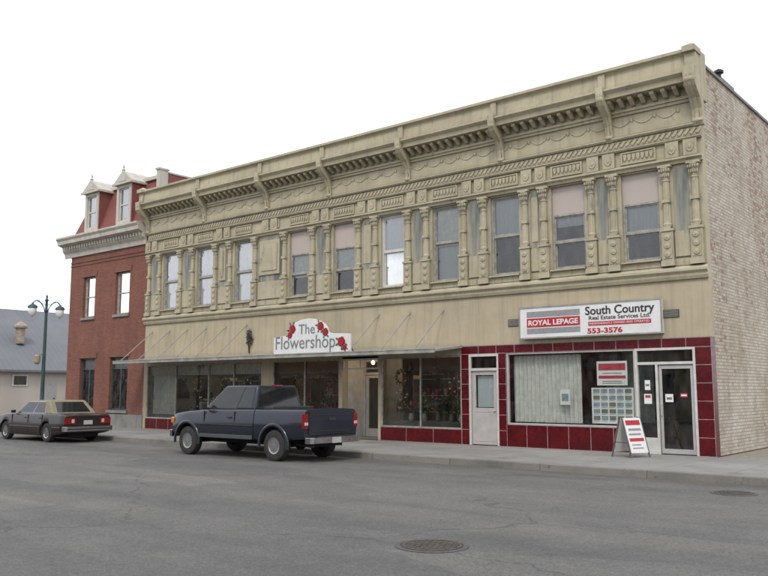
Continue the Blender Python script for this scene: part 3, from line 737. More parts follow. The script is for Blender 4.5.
def dormer(cx):
    w=MB(); hw=.56; z0,z1=8.92,10.85
    w.box(cx-hw,cx-hw+.17,-.04,1.0,z0,z1,0); w.box(cx+hw-.17,cx+hw,-.04,1.0,z0,z1,0)
    w.box(cx-hw+.17,cx+hw-.17,-.04,1.0,z1-.15,z1,0); w.box(cx-hw+.17,cx+hw-.17,-.04,1.0,z0,z0+.25,0)
    d=part(w,'dormer',RF,[WTR],bevel=.01)
    w=MB(); w.box(cx+hw,cx+hw+.015,.02,1.0,z0,z1); part(w,'dormer_cheek',d,[SH])
    w=MB(); w.prism([(cx-hw-.14,z1),(cx+hw+.14,z1),(cx+hw+.14,z1+.1),(cx+.05,z1+.6),(cx-.05,z1+.6),(cx-hw-.14,z1+.1)],'y',-.14,1.3)
    w.prism([(cx-.3,z1+.12),(cx+.3,z1+.12),(cx,z1+.42)],'y',-.17,-.14); w.box(cx-hw-.17,cx+hw+.17,-.2,-.14,z1-.02,z1+.08)
    w.lathe([(.05,z1+.58),(.09,z1+.66),(.03,z1+.74),(.05,z1+.8),(.01,z1+.95)],(cx,-.08,0),'z',8)
    part(w,'pediment',d,[WTR],bevel=.01)
    f=MB(); x0,x1,a,b=cx-hw+.17,cx+hw-.17,z0+.25,z1-.15
    f.box(x0,x0+.05,.04,.1,a,b);f.box(x1-.05,x1,.04,.1,a,b);f.box(x0+.05,x1-.05,.04,.1,(a+b)/2-.03,(a+b)/2+.03);f.box(x0+.05,x1-.05,.04,.1,b-.05,b);f.box(x0+.05,x1-.05,.04,.1,a,a+.05)
    part(f,'window',d,[WHITE])
    p=MB(); p.add([(x0,.08,a),(x1,.08,a),(x1,.08,b),(x0,.08,b)],[(0,1,2,3)]); part(p,'pane',d,[GLASSR])
    p=MB(); p.box(x0,x1,.2,.21,a,b); part(p,'blind',d,[BLIND])
dormer(-28.25); dormer(-25.6)

# ------------------------------------------------------------------ far grey-roofed building
G=thing('warehouse','low cream building with a large grey metal roof','building',(-61,12,0))
w=MB(); w.box(-68,-54,-6,36,-.16,3.0); part(w,'wall',G,[mat('pale_siding',(.40,.37,.33),(.34,.31,.28),.6,.8,streak=True)])
def ribroof():
    m,nt,b=nodes_of('grey_metal_roof')
    s=N(nt,'ShaderNodeSeparateXYZ',{0:wpos(nt)})
    wv=math_(nt,'MULTIPLY',s.outputs[1],14.0)
    sn=N(nt,'ShaderNodeMath',{0:wv},operation='SINE').outputs[0]
    c=mix(nt,ramp(nt,sn,.7,1.0),(.125,.133,.145),(.11,.117,.13))
    c=mix(nt,ramp(nt,noise(nt,wpos(nt),.5,5),.4,.7),c,(.145,.15,.16))
    nt.links.new(c,b.inputs['Base Color']); b.inputs['Roughness'].default_value=.8; return m
w=MB(); w.prism([(-53.5,2.95),(-53.5,3.1),(-61,8.3),(-68.5,3.1),(-68.5,2.95)],'y',-6.4,36.4); part(w,'roof',G,[ribroof()])
f=MB(); f.box(-54,-53.93,9.3,10.5,1.9,2.75,0); f.box(-53.93,-53.9,9.42,10.38,2.0,2.65,1); part(f,'window',G,[WHITE,DARK])
f=MB(); f.box(-54,-53.95,11.8,12.8,-.1,2.1,0); f.box(-53.95,-53.92,12.6,12.7,.9,1.0,1); part(f,'door',G,[mat('grey_door',(.3,.3,.3)),IRON])
v=MB(); v.lathe([(.35,5.2),(.35,6.4),(.55,6.45),(.55,6.6),(.1,6.95)],(-56.5,11.0,0),'z',12); part(v,'roof_vent',G,[mat('rusty_vent',(.3,.27,.22),(.2,.14,.1))])

# ------------------------------------------------------------------ opposite side of the street (unseen shops, added for the glass reflections)
CGL=mat('car_glass',(.012,.015,.016),(.02,.022,.022),3,.04,rv=.02)
def opposite(x0,x1,h,m,label):
    o=thing('reflection_shop',label,'building',((x0+x1)/2,-32,0))
    w=MB(); w.box(x0,x1,-38,-26.3,0,h,0); w.box(x0-.05,x1+.05,-26.3,-26.1,h-.3,h+.1,1); w.box(x0,x1,-26.3,-26.2,2.9,3.2,1); part(w,'wall',o,[m,CONC])
    x=x0+.8
    while x<x1-2.4:
        f=MB(); f.box(x,x+2.2,-26.3,-26.22,.6,2.7,0); f.box(x+.08,x+2.12,-26.22,-26.2,.68,2.62,1); part(f,'window',o,[WHITE,CGL])
        if h>5:
            f=MB(); f.box(x+.5,x+1.6,-26.3,-26.22,4.0,5.8,0); f.box(x+.58,x+1.52,-26.22,-26.2,4.08,5.72,1); part(f,'window',o,[WHITE,CGL])
        x+=3.3
opposite(-80,-62,5.6,REDB,'added two-storey red brick shop far across the street')
opposite(-61.5,-44.5,4.8,STUCCO,'added cream stucco shop across the street')
opposite(-44,-30,4.2,REDB,'added low red brick shop across the street')
opposite(-29.5,-14,6.6,REDB,'added two-storey red brick shop across the street')
opposite(-13.5,-2,4.4,STUCCO,'added low cream stucco shop across the street')
opposite(-1.5,14,5.4,REDB,'added red brick shop across the street')

# ------------------------------------------------------------------ street lamp
def lamp(x,y):
    L=thing('street_lamp','dark green double-headed ornamental street lamp on the pavement','street lamp',(x,y,0))
    w=MB(); w.lathe([(.24,0),(.24,.08),(.2,.12),(.2,.5),(.15,.6),(.12,.75),(.13,.82),(.085,.9),(.075,1.6),(.055,4.7),(.09,4.74),(.09,4.8),(.05,4.84),(.05,5.15),(.08,5.2),(.03,5.28),(.045,5.34),(.005,5.45)],(x,y,0),'z',16)
    part(w,'post',L,[GREENI],smooth=40)
    for s in (-1,1):
        w=MB(); pts=[(x,y+s*.04,4.7)]+[(x,y+s*(.04+.54*t),4.78+.38*math.sin(t*math.pi*.75)) for t in [i/8 for i in range(1,9)]]
        w.tube(pts,.022,6); w.tube([(x,y+s*.05,5.0),(x,y+s*.25,5.08),(x,y+s*.4,5.14)],.012,6)
        A=part(w,'arm',L,[GREENI],smooth=60)
        yy=y+s*.58; zt=pts[-1][2]
        w=MB(); w.lathe([(.03,zt+.02),(.05,zt-.04),(.16,zt-.1),(.2,zt-.18),(.18,zt-.2)],(x,yy,0),'z',14); part(w,'lamp_cap',A,[GREENI],smooth=50)
        w=MB(); w.lathe([(.15,zt-.2),(.17,zt-.3),(.13,zt-.46),(.05,zt-.54),(.02,zt-.56)],(x,yy,0),'z',14); part(w,'lamp_globe',A,[GLOBE],smooth=60)
    w=MB(); w.tube([(x,y,3.0),(x,y-.28,3.0)],.012,6)
    w.lathe([(.06,2.62),(.12,2.68),(.13,2.95),(.08,3.0)],(x,y-.28,0),'z',10,1); part(w,'hanging_basket',L,[GREENI,mat('basket_fibre',(.34,.28,.20),(.22,.18,.12),30,.9)])
lamp(-24.9,-3.8)

# ------------------------------------------------------------------ manholes
IRONC=mat('cast_iron',(.06,.055,.05),(.10,.09,.075),14,.6,.3)
COLL=mat('worn_collar',(.05,.05,.05),(.09,.085,.08),20,.8)
def manhole(x,y,r,label):
    w=MB(); z=-.146
    w.lathe([(r+.07,z-.01),(r+.07,z+.004),(r+.01,z+.006),(r+.01,z-.01)],(x,y,0),'z',40,1)
    w.lathe([(r,z-.01),(r,z+.004)],(x,y,0),'z',40,0)
    n=int(r*2/.085)
    for i in range(-n,n+1):
        for j in range(-n,n+1):
            px,py=i*.075+(j%2)*.037,j*.075
            if px*px+py*py<(r-.05)**2: w.box(x+px-.022,x+px+.022,y+py-.022,y+py+.022,z+.003,z+.011)
    w.lathe([(r-.01,z+.003),(r-.01,z+.011),(r-.035,z+.011),(r-.035,z+.003)],(x,y,0),'z',40)
    topmesh(w,'manhole_cover',label,'manhole cover',[IRONC,COLL])
manhole(.94,-12.87,.35,'round cast iron manhole cover set in the asphalt')
manhole(2.1,-5.75,.31,'round cast iron manhole cover near the kerb')

# ------------------------------------------------------------------ sandwich board
A=thing('sandwich_board','white A-frame sandwich board with red and dark print on the pavement','sandwich board',(-1.62,-1.25,0),R(-20))
BK=mat('board_back',(.12,.11,.10),(.08,.07,.07),5,.7)
for s in (1,-1):
    w=MB()
    for yy in (-.32,.29): w.hexa([(s*.30,yy,0),(s*.33,yy,0),(s*.33,yy+.03,0),(s*.30,yy+.03,0),(s*.02,yy,.95),(s*.05,yy,.95),(s*.05,yy+.03,.95),(s*.02,yy+.03,.95)],1)
    def P(t,o): return (s*(.315-(.28)*t+o),.95*t)
    def slab(t0,t1,a,b,o0,o1,m):
        w.prism([P(t0,o0),P(t0,o1),P(t1,o1),P(t1,o0)],'y',a,b,m)
    slab(.12,.98,-.29,.29,-.002,.012,0)
    slab(.80,.92,-.24,.24,.012,.016,2); slab(.66,.72,-.2,.22,.012,.016,3); slab(.55,.60,-.22,.18,.012,.016,3); slab(.40,.48,-.24,.24,.012,.016,2)
    slab(.30,.33,-.2,.1,.012,.016,3); slab(.22,.25,-.2,.16,.012,.016,3)
    part(w,'panel',A,[SIGNW,BK,TXTR,GREYB],world=False)
for yy in (-.305,.305):
    w=MB(); w.tube([(-.2,yy,.35),(.2,yy,.35)],.008,6); part(w,'hinge_stay',A,[IRON],world=False)

# ------------------------------------------------------------------ goods in the flower shop windows
def bouquet(x,y,z,h,cols):
    t=thing('flower_bouquet','flowers in a vase standing in the shop window','flowers',(x,y,z),0,'bouquets in the flower shop window')
    w=MB(); w.lathe([(.07,z),(.1,z+.08),(.07,z+.2),(.085,z+.24)],(x,y,0),'z',12); part(w,'vase',t,[random.choice([WHITE,GREENI,INTER])],smooth=40)
    w=MB()
    for i in range(90):
        a=random.uniform(0,6.28); q=random.uniform(0,1); r=.22*math.sqrt(q); zz=z+.26+h*random.random()*(1-.5*q)
        w.leaf((x+r*math.cos(a),y+r*.8*math.sin(a),zz),.06,.02,0,-.4)
    part(w,'foliage',t,[LEAF])
    w=MB()
    for i in range(12):
        a=random.uniform(0,6.28); r=.2*random.random(); w.ell((x+r*math.cos(a),y+r*math.sin(a),z+.3+h*random.random()),.038,.038,.033,7,4)
    part(w,'blossoms',t,[cols])
FC=[mat('petal_pink',(.6,.16,.26)),mat('petal_yellow',(.7,.5,.06)),mat('petal_white',(.8,.8,.75)),ROSE]
for a,b in ((-10.4,-7.45),(-15.5,-12.4),(-23.3,-16.3)):
    w=MB(); w.box(a,b,.35,1.0,0.03,.62); part(w,'display_plinth',B,[INTER])
for x in (-10.2,-9.7,-9.3,-8.6,-8.1,-7.7,-15.0,-14.3,-13.4,-12.8,-21.2,-20.6,-20.0,-19.6,-18.9,-18.4,-17.6,-17.1,-16.6):
    bouquet(x,random.uniform(.45,.8),.62,random.uniform(.3,.8),random.choice(FC))
WRB=mat('wreath_straw',(.35,.24,.12),(.2,.13,.06),20,.9)
for (x,z,r) in ((-9.9,2.0,.22),(-8.5,2.1,.18),(-7.8,1.75,.2),(-13.0,2.0,.2),(-14.6,1.9,.22),(-17.3,1.75,.22),(-18.6,1.85,.2),(-20.3,1.8,.24)):
    w=MB()
    for i in range(150):
        a=random.uniform(0,6.28); rr=r+random.uniform(-.05,.05)
        w.leaf((x+rr*math.cos(a),.32+random.uniform(-.04,.04),z+rr*math.sin(a)),.06,.02,random.choice((0,0,1)))
    for i in range(6):
        a=i*1.05+x; w.ell((x+r*math.cos(a),.27,z+r*math.sin(a)),.035,.03,.035,7,4,2)
    w.tube([(x,.32,z+r),(x,.32,2.62)],.004,4)
    o=topmesh(w,'wreath','dried flower wreath hanging in the shop window','wreath',[WRB,LEAF,random.choice(FC)]); o["group"]='wreaths hanging in the flower shop window'
def shelf(x):
    t=thing('shelf_unit','pale shelf unit stocked with pots inside the flower shop','shelf',(x,2.2,.03))
    w=MB()
    for zz in (.3,.85,1.4,1.95): w.box(x-.9,x+.9,2.0,2.4,zz,zz+.03)
    w.box(x-.93,x-.9,2.0,2.4,.03,2.1); w.box(x+.9,x+.93,2.0,2.4,.03,2.1); part(w,'shelf',t,[WHITE])
    for zz in (.33,.88,1.43):
        for i in range(5):
            xx=x-.7+i*.35; h=random.uniform(.15,.3); w=MB(); w.lathe([(.06,zz),(.09,zz+h),(.095,zz+h+.02)],(xx,2.15,0),'z',10); part(w,'pot',t,[random.choice([WRB,WHITE,FC[0],FC[1],GREENI,ROSE])],smooth=40)
shelf(-9.8); shelf(-14.0); shelf(-19.5)

# ------------------------------------------------------------------ vehicles
def lerp_tab(tab,x):
    if x<=tab[0][0]: return tab[0][1]
    for (a,va),(b,vb) in zip(tab[:-1],tab[1:]):
        if x<=b:
            t=(x-a)/(b-a) if b>a else 0; return va+(vb-va)*t
    return tab[-1][1]
def body_loft(xs,hw,zb,zt,r=.09,crown=.02,tum=.03):
    vs=[];fs=[]
    for x in xs:
        W=lerp_tab(hw,x); a=lerp_tab(zb,x); b=lerp_tab(zt,x); h=b-a
        half=[(0,a),(W*.8,a),(W*.94,a+.015),(W-.015,a+.08),(W,a+h*.38),(W,a+h*.55),(W-.012,a+h*.60),(W-tum*.6,b-r-.03)]
        for t in (0,25,50,75,90): half.append((W-tum-r+r*math.cos(R(t)),b-r+r*math.sin(R(t))))
        half+= [(W*.5,b+crown*.75),(0,b+crown)]
        ring=half+[(-y,z) for y,z in reversed(half[1:-1])]
        vs+=[(x,y,z) for y,z in ring]; n=len(ring)
    k=len(xs)
    for j in range(k-1):
        for i in range(n): fs.append((j*n+i,j*n+(i+1)%n,(j+1)*n+(i+1)%n,(j+1)*n+i))
    fs.append(tuple(range(n))); fs.append(tuple(range((k-1)*n,k*n)))
    m=MB(); m.add(vs,fs); return m
def cyl_y(x,z,r,y0,y1,n=40):
    m=MB(); m.lathe([(r,y0),(r,y1)],(x,0,z),'y',n); return m
def frange(a,b,s):
    o=[];x=a
    while x<b-1e-6: o.append(x); x+=s
    o.append(b); return o
TYRE=mat('tyre_rubber',(.02,.02,.02),(.035,.033,.03),20,.85)
RIM=mat('alloy_rim',(.42,.42,.42),(.33,.33,.33),9,.35,.9)
CHROME=mat('chrome',(.45,.45,.45),(.36,.36,.36),9,.22,1,rv=.06)
BLK=mat('black_trim',(.02,.02,.02),(.03,.03,.03),9,.5)
LENSR=mat('red_lens',(.24,.01,.01),(.16,.008,.008),9,.15)
LENSW=mat('clear_lens',(.45,.45,.43),(.38,.38,.36),9,.1)
LENSA=mat('amber_lens',(.6,.2,.02),None,9,.15)
PLATE=mat('number_plate',(.42,.43,.42),(.36,.36,.36),9,.4)
UNDER=mat('underbody',(.012,.012,.012),None,9,.9)
def carpaint(name,c,dust):
    m,nt,b=nodes_of(name)
    s=N(nt,'ShaderNodeSeparateXYZ',{0:wpos(nt)})
    low=N(nt,'ShaderNodeMapRange',{'Value':s.outputs[2],'From Min':.7,'From Max':.1,'To Min':0,'To Max':.35})
    f=math_(nt,'MULTIPLY',low.outputs[0],ramp(nt,noise(nt,wpos(nt),5,6,.7),.3,.65))
    cc=mix(nt,f,c,dust)
    nt.links.new(cc,b.inputs['Base Color'])
    r=math_(nt,'ADD',math_(nt,'MULTIPLY',f,.5),.30); nt.links.new(r,b.inputs['Roughness'])
    b.inputs['Metallic'].default_value=0; b.inputs['Specular IOR Level'].default_value=.28
    cw=math_(nt,'SUBTRACT',.38,f); nt.links.new(cw,b.inputs['Coat Weight']); b.inputs['Coat Roughness'].default_value=.07
    return m
def wheel_at(T,x,y,r,wd,spokes,rimr,hub=RIM):
    s=1 if y>0 else -1
    w=MB(); h=wd/2
    prof=[(rimr-.01,-h*.75),(rimr+.01,-h*.9),(r*.86,-h),(r*.96,-h*.86),(r,-h*.6),(r,h*.6),(r*.96,h*.86),(r*.86,h),(rimr+.01,h*.9),(rimr-.01,h*.75),(rimr-.02,0)]
    n=36;vs=[];fs=[]
    for rr,t in prof:
        for i in range(n):
            a=2*math.pi*i/n; vs.append((x+rr*math.cos(a),y+t,r+rr*math.sin(a)))
    k=len(prof)
    for j in range(k):
        for i in range(n): fs.append((j*n+i,j*n+(i+1)%n,((j+1)%k)*n+(i+1)%n,((j+1)%k)*n+i))
    w.add(vs,fs)
    WH=part(w,'wheel',T,[TYRE],smooth=35,world=False)
    w=MB(); o=y+s*h*.72
    def L(p,m=0): w.lathe([(a,o+s*b) for a,b in p],(x,0,r),'y',28,m)
    L([(rimr,.015),(rimr,.03),(rimr-.03,.02),(rimr-.035,-.05),(rimr-.035,-.07)])
    L([(rimr*.34,-.07),(rimr*.34,-.01),(rimr*.24,.015),(rimr*.05,.02)])
    for i in range(spokes):
        a=2*math.pi*i/spokes+.3; c,sn=math.cos(a),math.sin(a)
        def Q(rad,t,dep): return (x+rad*c-t*sn,o+s*dep,r+rad*sn+t*c)
        a0,a1=rimr*.28,rimr*.93; t0,t1=rimr*.2,rimr*.26
        w.hexa([Q(a0,-t0,-.05),Q(a1,-t1,-.03),Q(a1,t1,-.03),Q(a0,t0,-.05),Q(a0,-t0,-.005),Q(a1,-t1,.01),Q(a1,t1,.01),Q(a0,t0,-.005)])
    L([(rimr-.04,-.09),(rimr-.04,-.08)],1)
    part(w,'rim',WH,[hub,UNDER],smooth=35,world=False)
def darken_arches(me,centers,rad):
    for p in me.polygons:
        for cx,cz in centers:
            d=math.hypot(p.center.x-cx,p.center.z-cz)
            if d<rad+.01 and abs(p.normal.y)<.3 and p.normal.z<.95:
                v=Vector((cx-p.center.x,0,cz-p.center.z))
                if v.length>0 and p.normal.dot(v.normalized())>.7: p.material_index=1
def sbox(w,x0,x1,s,a,b,z0,z1,m=0): w.box(x0,x1,s*a,s*b,z0,z1,m)

def pickup():
    T=thing('pickup_truck','dark navy extended-cab pickup truck parked along the kerb','pickup truck',(-10.25,-5.45,-.15),math.pi)
    PA=carpaint('dark_slate_paint',(.013,.016,.027),(.07,.065,.055))
    LOW=mat('grey_lower_paint',(.07,.075,.08),(.06,.065,.07),2,.4,.1,coat=.2)
    xs=frange(-2.66,2.6,.14)+[2.66,2.7,2.73]
    hw=[(-2.66,.955),(-2.3,.97),(2.1,.97),(2.45,.94),(2.6,.89),(2.7,.80),(2.73,.74)]
    zb=[(-2.66,.56),(-1.9,.5),(2.0,.48),(2.6,.52),(2.73,.6)]
    zt=[(-2.66,1.27),(-.86,1.27),(.95,1.25),(1.15,1.23),(1.9,1.18),(2.5,1.11),(2.62,1.07),(2.7,1.0),(2.73,.95)]
    me=body_loft(xs,hw,zb,zt,.10,.03,.035).mesh('body',[PA,UNDER])
    bed=MB(); bed.box(-2.58,-.95,-.76,.76,.72,1.6)
    slot=MB(); slot.box(-.875,-.85,-1.1,1.1,.3,1.6)
    wr=.385
    cs=[cyl_y(-1.6,wr,.475,.55,1.2),cyl_y(-1.6,wr,.475,-1.2,-.55),cyl_y(1.85,wr,.475,.55,1.2),cyl_y(1.85,wr,.475,-1.2,-.55)]
    me=boolean(me,cs+[bed,slot]); darken_arches(me,[(-1.6,wr),(1.85,wr)],.475)
    part(me,'body',T,smooth=30,world=False)
    for cx in (-1.6,1.85):
        for s in (1,-1):
            w=MB(); n=18; vs=[];fs=[]
            for i in range(n+1):
                a=R(-8)+R(196)*i/n
                for rr,yy in ((.47,.95),(.47,.99),(.50,1.0),(.545,.985),(.56,.955)):
                    vs.append((cx+rr*math.cos(a),s*yy,wr+rr*math.sin(a)))
            for i in range(n):
                for k in range(4): fs.append((i*5+k,i*5+k+1,(i+1)*5+k+1,(i+1)*5+k))
            w.add(vs,fs); part(w,'fender_flare',T,[PA],smooth=50,world=False)
    zb_,zt_=1.23,1.87
    x0,x1,X0,X1=-.80,1.22,-.72,.52; b,t=.885,.70
    q=[(x0,-b,zb_),(x1,-b,zb_),(x1,b,zb_),(x0,b,zb_),(X0,-t,zt_),(X1,-t,zt_),(X1,t,zt_),(X0,t,zt_)]
    w=MB(); w.hexa(q); part(w,'cab',T,[PA],bevel=.06,smooth=40,world=False,seg=4)
    q=[Vector(p) for p in q]
    for s in (0,1):
        A_,B_,C_,D_=(q[0],q[1],q[5],q[4]) if s==0 else (q[2],q[3],q[7],q[6])
        for u0,u1,v0,v1 in ((.06,.33,.12,.88),(.36,.88,.08,.90)):
            if s: u0,u1=1-u1,1-u0
            w=MB(); w.onquad(A_,B_,C_,D_,u0-.012,u1+.012,v0-.03,v1+.02,.003); part(w,'window_seal',T,[BLK],world=False)
            w=MB(); w.onquad(A_,B_,C_,D_,u0,u1,v0,v1,.006); part(w,'side_window',T,[CGL],world=False)
    w=MB(); w.onquad(q[1],q[2],q[6],q[5],.05,.95,.08,.92,.006); part(w,'windscreen',T,[CGL],world=False)
    w=MB(); w.onquad(q[3],q[0],q[4],q[7],.08,.92,.15,.88,.006); part(w,'rear_window',T,[CGL],world=False)
    w=MB(); w.box(-.735,-.66,-.15,.15,1.845,1.885); part(w,'brake_lamp',T,[LENSR],world=False)
    for s in (1,-1):
        w=MB()
        for xx,z0,z1 in ((1.12,.62,1.2),(-.12,.58,1.2)): sbox(w,xx-.006,xx+.006,s,.941,.971,z0,z1)
        sbox(w,-.12,1.12,s,.941,.971,.575,.587)
        d=part(w,'door',T,[BLK],world=False)
        w=MB(); sbox(w,.0,.16,s,.95,.99,1.03,1.06); part(w,'handle',d,[BLK],bevel=.006,world=False)
        w=MB(); sbox(w,-.82,1.3,s,.955,.976,.50,.60); part(w,'rocker_panel',T,[LOW],bevel=.008,world=False)
        w=MB(); sbox(w,-.84,1.3,s,.955,.984,.83,.87); part(w,'side_moulding',T,[BLK],bevel=.006,world=False)
        w=MB(); w.hexa([(1.0,s*.9,1.24),(1.08,s*.9,1.24),(1.08,s*1.0,1.27),(1.0,s*1.0,1.27),(1.0,s*.9,1.28),(1.08,s*.9,1.28),(1.08,s*1.0,1.31),(1.0,s*1.0,1.31)])
        sbox(w,.98,1.08,s,.97,1.17,1.24,1.42); part(w,'wing_mirror',T,[BLK],bevel=.02,world=False)
        w=MB(); sbox(w,-2.685,-2.60,s,.82,.962,.82,1.17,0); sbox(w,-2.69,-2.684,s,.83,.955,.90,.97,1); part(w,'tail_lamp',T,[LENSR,LENSW],bevel=.01,world=False)
        w=MB(); sbox(w,2.6,2.70,s,.52,.86,.84,1.0,0); sbox(w,2.5,2.62,s,.855,.935,.84,.99,1); part(w,'headlight',T,[LENSW,LENSA],bevel=.02,world=False)
    w=MB(); w.box(-2.69,-2.655,-.80,.80,.66,1.23); w.box(-2.70,-2.69,-.7,.7,.74,.755,1); w.box(-2.70,-2.69,-.7,.7,1.13,1.145,1)
    TG=part(w,'tailgate',T,[PA,BLK],bevel=.012,world=False)
    w=MB(); w.box(-2.71,-2.69,-.12,.12,1.0,1.08); part(w,'handle',TG,[BLK],bevel=.006,world=False)
    w=MB(); w.prism([(-2.68,-.93),(-2.83,-.9),(-2.86,-.8),(-2.86,.8),(-2.83,.9),(-2.68,.93)],'z',.46,.61,0); w.prism([(-2.68,-.5),(-2.82,-.48),(-2.82,.48),(-2.68,.5)],'z',.61,.63,1)
    BM=part(w,'bumper',T,[CHROME,BLK],bevel=.02,world=False,label='chrome step bumper')
    w=MB(); w.box(-2.87,-2.86,-.16,.16,.46,.6); part(w,'number_plate',BM,[PLATE],world=False)
    w=MB(); w.prism([(2.6,-.92),(2.76,-.86),(2.83,-.6),(2.83,.6),(2.76,.86),(2.6,.92)],'z',.46,.66,0); part(w,'bumper',T,[CHROME],bevel=.03,world=False)
    w=MB(); w.box(2.66,2.745,-.5,.5,.78,1.0,0); w.box(2.74,2.755,-.5,.5,.86,.88,1); w.box(2.74,2.755,-.5,.5,.93,.95,1); part(w,'grille',T,[BLK,CHROME],bevel=.01,world=False)
    w=MB(); w.box(-2.5,2.4,-.55,.55,.36,.5); w.lathe([(.07,-.8),(.07,.8)],(-1.6,0,.385),'y',12); w.lathe([(.07,-.8),(.07,.8)],(1.85,0,.385),'y',12); w.ell((-1.6,.0,.385),.16,.16,.16,10,6)
    part(w,'chassis',T,[UNDER],world=False)
    w=MB(); w.tube([(-1.2,.45,.4),(-2.4,.62,.4),(-2.7,.66,.38)],.03,8); part(w,'exhaust_pipe',T,[IRON],world=False)
    for x in (-1.6,1.85):
        for y in (-.82,.82): wheel_at(T,x,y,.385,.25,5,.21)
    w=MB(); w.box(-1.35,-1.0,-.74,.74,1.02,1.33); part(w,'toolbox',T,[BLK],bevel=.02,world=False)
pickup()

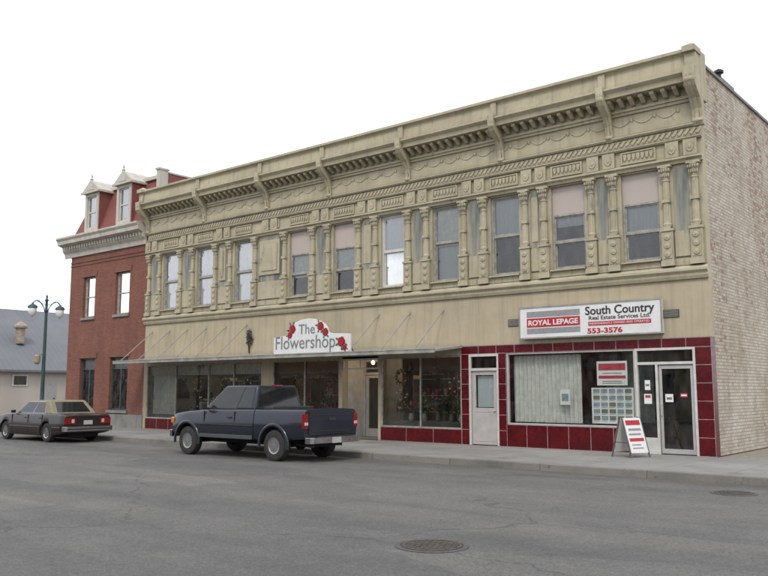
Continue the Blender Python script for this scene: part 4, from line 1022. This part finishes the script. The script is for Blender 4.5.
def sedan():
    T=thing('parked_car','dark brown-grey boxy sedan with tan vinyl roof parked at the kerb','car',(-21.4,-5.3,-.15),math.pi)
    PA=carpaint('charcoal_paint',(.020,.014,.013),(.055,.045,.035))
    VIN=mat('tan_vinyl',(.22,.195,.13),(.175,.155,.10),14,.75)
    xs=frange(-2.44,2.38,.12)+[2.42]
    hw=[(-2.44,.86),(-2.3,.9),(-1.5,.925),(1.6,.925),(2.2,.89),(2.42,.85)]
    zb=[(-2.44,.34),(-2.0,.26),(-1.5,.2),(1.8,.2),(2.42,.32)]
    zt=[(-2.44,.88),(-2.38,.93),(-1.4,.96),(.95,.95),(1.5,.92),(2.3,.84),(2.42,.78)]
    me=body_loft(xs,hw,zb,zt,.06,.015,.03).mesh('body',[PA,UNDER]); wr=.325
    me=boolean(me,[cyl_y(x,wr,.385,a,b_) for x in (-1.35,1.5) for a,b_ in ((.6,1.2),(-1.2,-.6))]); darken_arches(me,[(-1.35,wr),(1.5,wr)],.385)
    part(me,'body',T,smooth=30,world=False)
    zb_,zt_=.94,1.40; x0,x1,X0,X1=-1.62,.92,-1.12,.22; b,t=.83,.66
    q=[(x0,-b,zb_),(x1,-b,zb_),(x1,b,zb_),(x0,b,zb_),(X0,-t,zt_),(X1,-t,zt_),(X1,t,zt_),(X0,t,zt_)]
    w=MB(); w.hexa(q); part(w,'roof',T,[VIN],bevel=.045,smooth=40,world=False,seg=4,label='tan vinyl roof')
    q=[Vector(p) for p in q]
    for s in (0,1):
        A_,B_,C_,D_=(q[0],q[1],q[5],q[4]) if s==0 else (q[2],q[3],q[7],q[6])
        for (u0,u1) in ((.20,.50),(.53,.94)):
            if s: u0,u1=1-u1,1-u0
            w=MB(); w.onquad(A_,B_,C_,D_,u0-.012,u1+.012,.04,.90,.004,0); part(w,'window_trim',T,[CHROME],world=False)
            w=MB(); w.onquad(A_,B_,C_,D_,u0,u1,.07,.86,.009,0); part(w,'side_window',T,[CGL],world=False)
    w=MB(); w.onquad(q[1],q[2],q[6],q[5],.06,.94,.08,.90,.006); part(w,'windscreen',T,[CGL],world=False)
    w=MB(); w.onquad(q[3],q[0],q[4],q[7],.12,.88,.12,.86,.006); part(w,'rear_window',T,[CGL],world=False)
    for s in (1,-1):
        w=MB()
        for xx in (.98,-.15,-1.1): sbox(w,xx-.005,xx+.005,s,.9,.927,.3,.9)
        d=part(w,'door',T,[BLK],world=False)
        for xx in (.0,-1.0):
            w=MB(); sbox(w,xx,xx+.14,s,.9,.945,.80,.825); part(w,'handle',d,[CHROME],world=False)
        for a,b2 in ((-.95,1.1),(-2.3,-1.78),(1.92,2.25)):
            w=MB(); sbox(w,a,b2,s,.86,.937,.5,.53); part(w,'side_moulding',T,[CHROME],world=False)
        w=MB(); sbox(w,-2.465,-2.4,s,.45,.85,.62,.82,0); sbox(w,-2.47,-2.46,s,.5,.6,.66,.78,1); part(w,'tail_lamp',T,[LENSR,LENSW],bevel=.008,world=False)
        w=MB(); sbox(w,2.36,2.44,s,.5,.8,.56,.72); part(w,'headlight',T,[LENSW],bevel=.01,world=False)
        w=MB(); sbox(w,.78,.88,s,.88,1.03,.95,1.06); part(w,'wing_mirror',T,[PA],bevel=.02,world=False)
    for e in (-1,1):
        w=MB(); xa=e*2.38; xb=e*2.56; w.prism([(xa,-.9),(xb-e*.06,-.9),(xb,-.8),(xb,.8),(xb-e*.06,.9),(xa,.9)],'z',.38,.54,0); w.box(min(xb-e*.005,xb+e*.012),max(xb-e*.005,xb+e*.012),-.8,.8,.44,.48,1); part(w,'bumper',T,[CHROME,BLK],bevel=.015,world=False)
        if e<0:
            w=MB(); w.box(-2.475,-2.45,-.16,.16,.6,.74); part(w,'number_plate',T,[PLATE],world=False)
    w=MB(); w.box(2.4,2.45,-.48,.48,.56,.74); part(w,'grille',T,[CHROME],world=False)
    w=MB(); w.box(-2.2,2.2,-.55,.55,.18,.3); part(w,'chassis',T,[UNDER],world=False)
    for x in (-1.35,1.5):
        for y in (-.78,.78): wheel_at(T,x,y,.325,.2,8,.19,CHROME)
sedan()

# ------------------------------------------------------------------ world, sun, camera
wd=bpy.data.worlds.new("World"); sc.world=wd; wd.use_nodes=True; nt=wd.node_tree
bg=nt.nodes['Background']; bg.inputs[1].default_value=.115
SE,SR=R(48),R(150)
sky=N(nt,'ShaderNodeTexSky',sky_type='NISHITA',sun_disc=False,sun_elevation=SE,sun_rotation=SR,air_density=1.0,dust_density=4.0,ozone_density=1.0)
m1=mix(nt,.82,sky.outputs[0],(14.0,14.4,15.4))
nt.links.new(m1,bg.inputs[0])
sl=bpy.data.lights.new('sun','SUN'); sl.energy=1.6; sl.angle=R(11); sl.color=(1,.95,.87)
so=bpy.data.objects.new('sun',sl); col.objects.link(so)
d=Vector((math.sin(SR)*math.cos(SE),math.cos(SR)*math.cos(SE),math.sin(SE)))
so.rotation_euler=d.to_track_quat('Z','Y').to_euler()
cam=bpy.data.cameras.new('camera'); co=bpy.data.objects.new('camera',cam); col.objects.link(co)
co.location=(6.61,-20.6,1.6); co.rotation_euler=(R(90+7.08),0,R(39.5))
cam.sensor_width=36; cam.lens=38.5; cam.clip_end=2000
sc.camera=co
sc.view_settings.view_transform='Standard'; sc.view_settings.look='None'; sc.view_settings.exposure=0
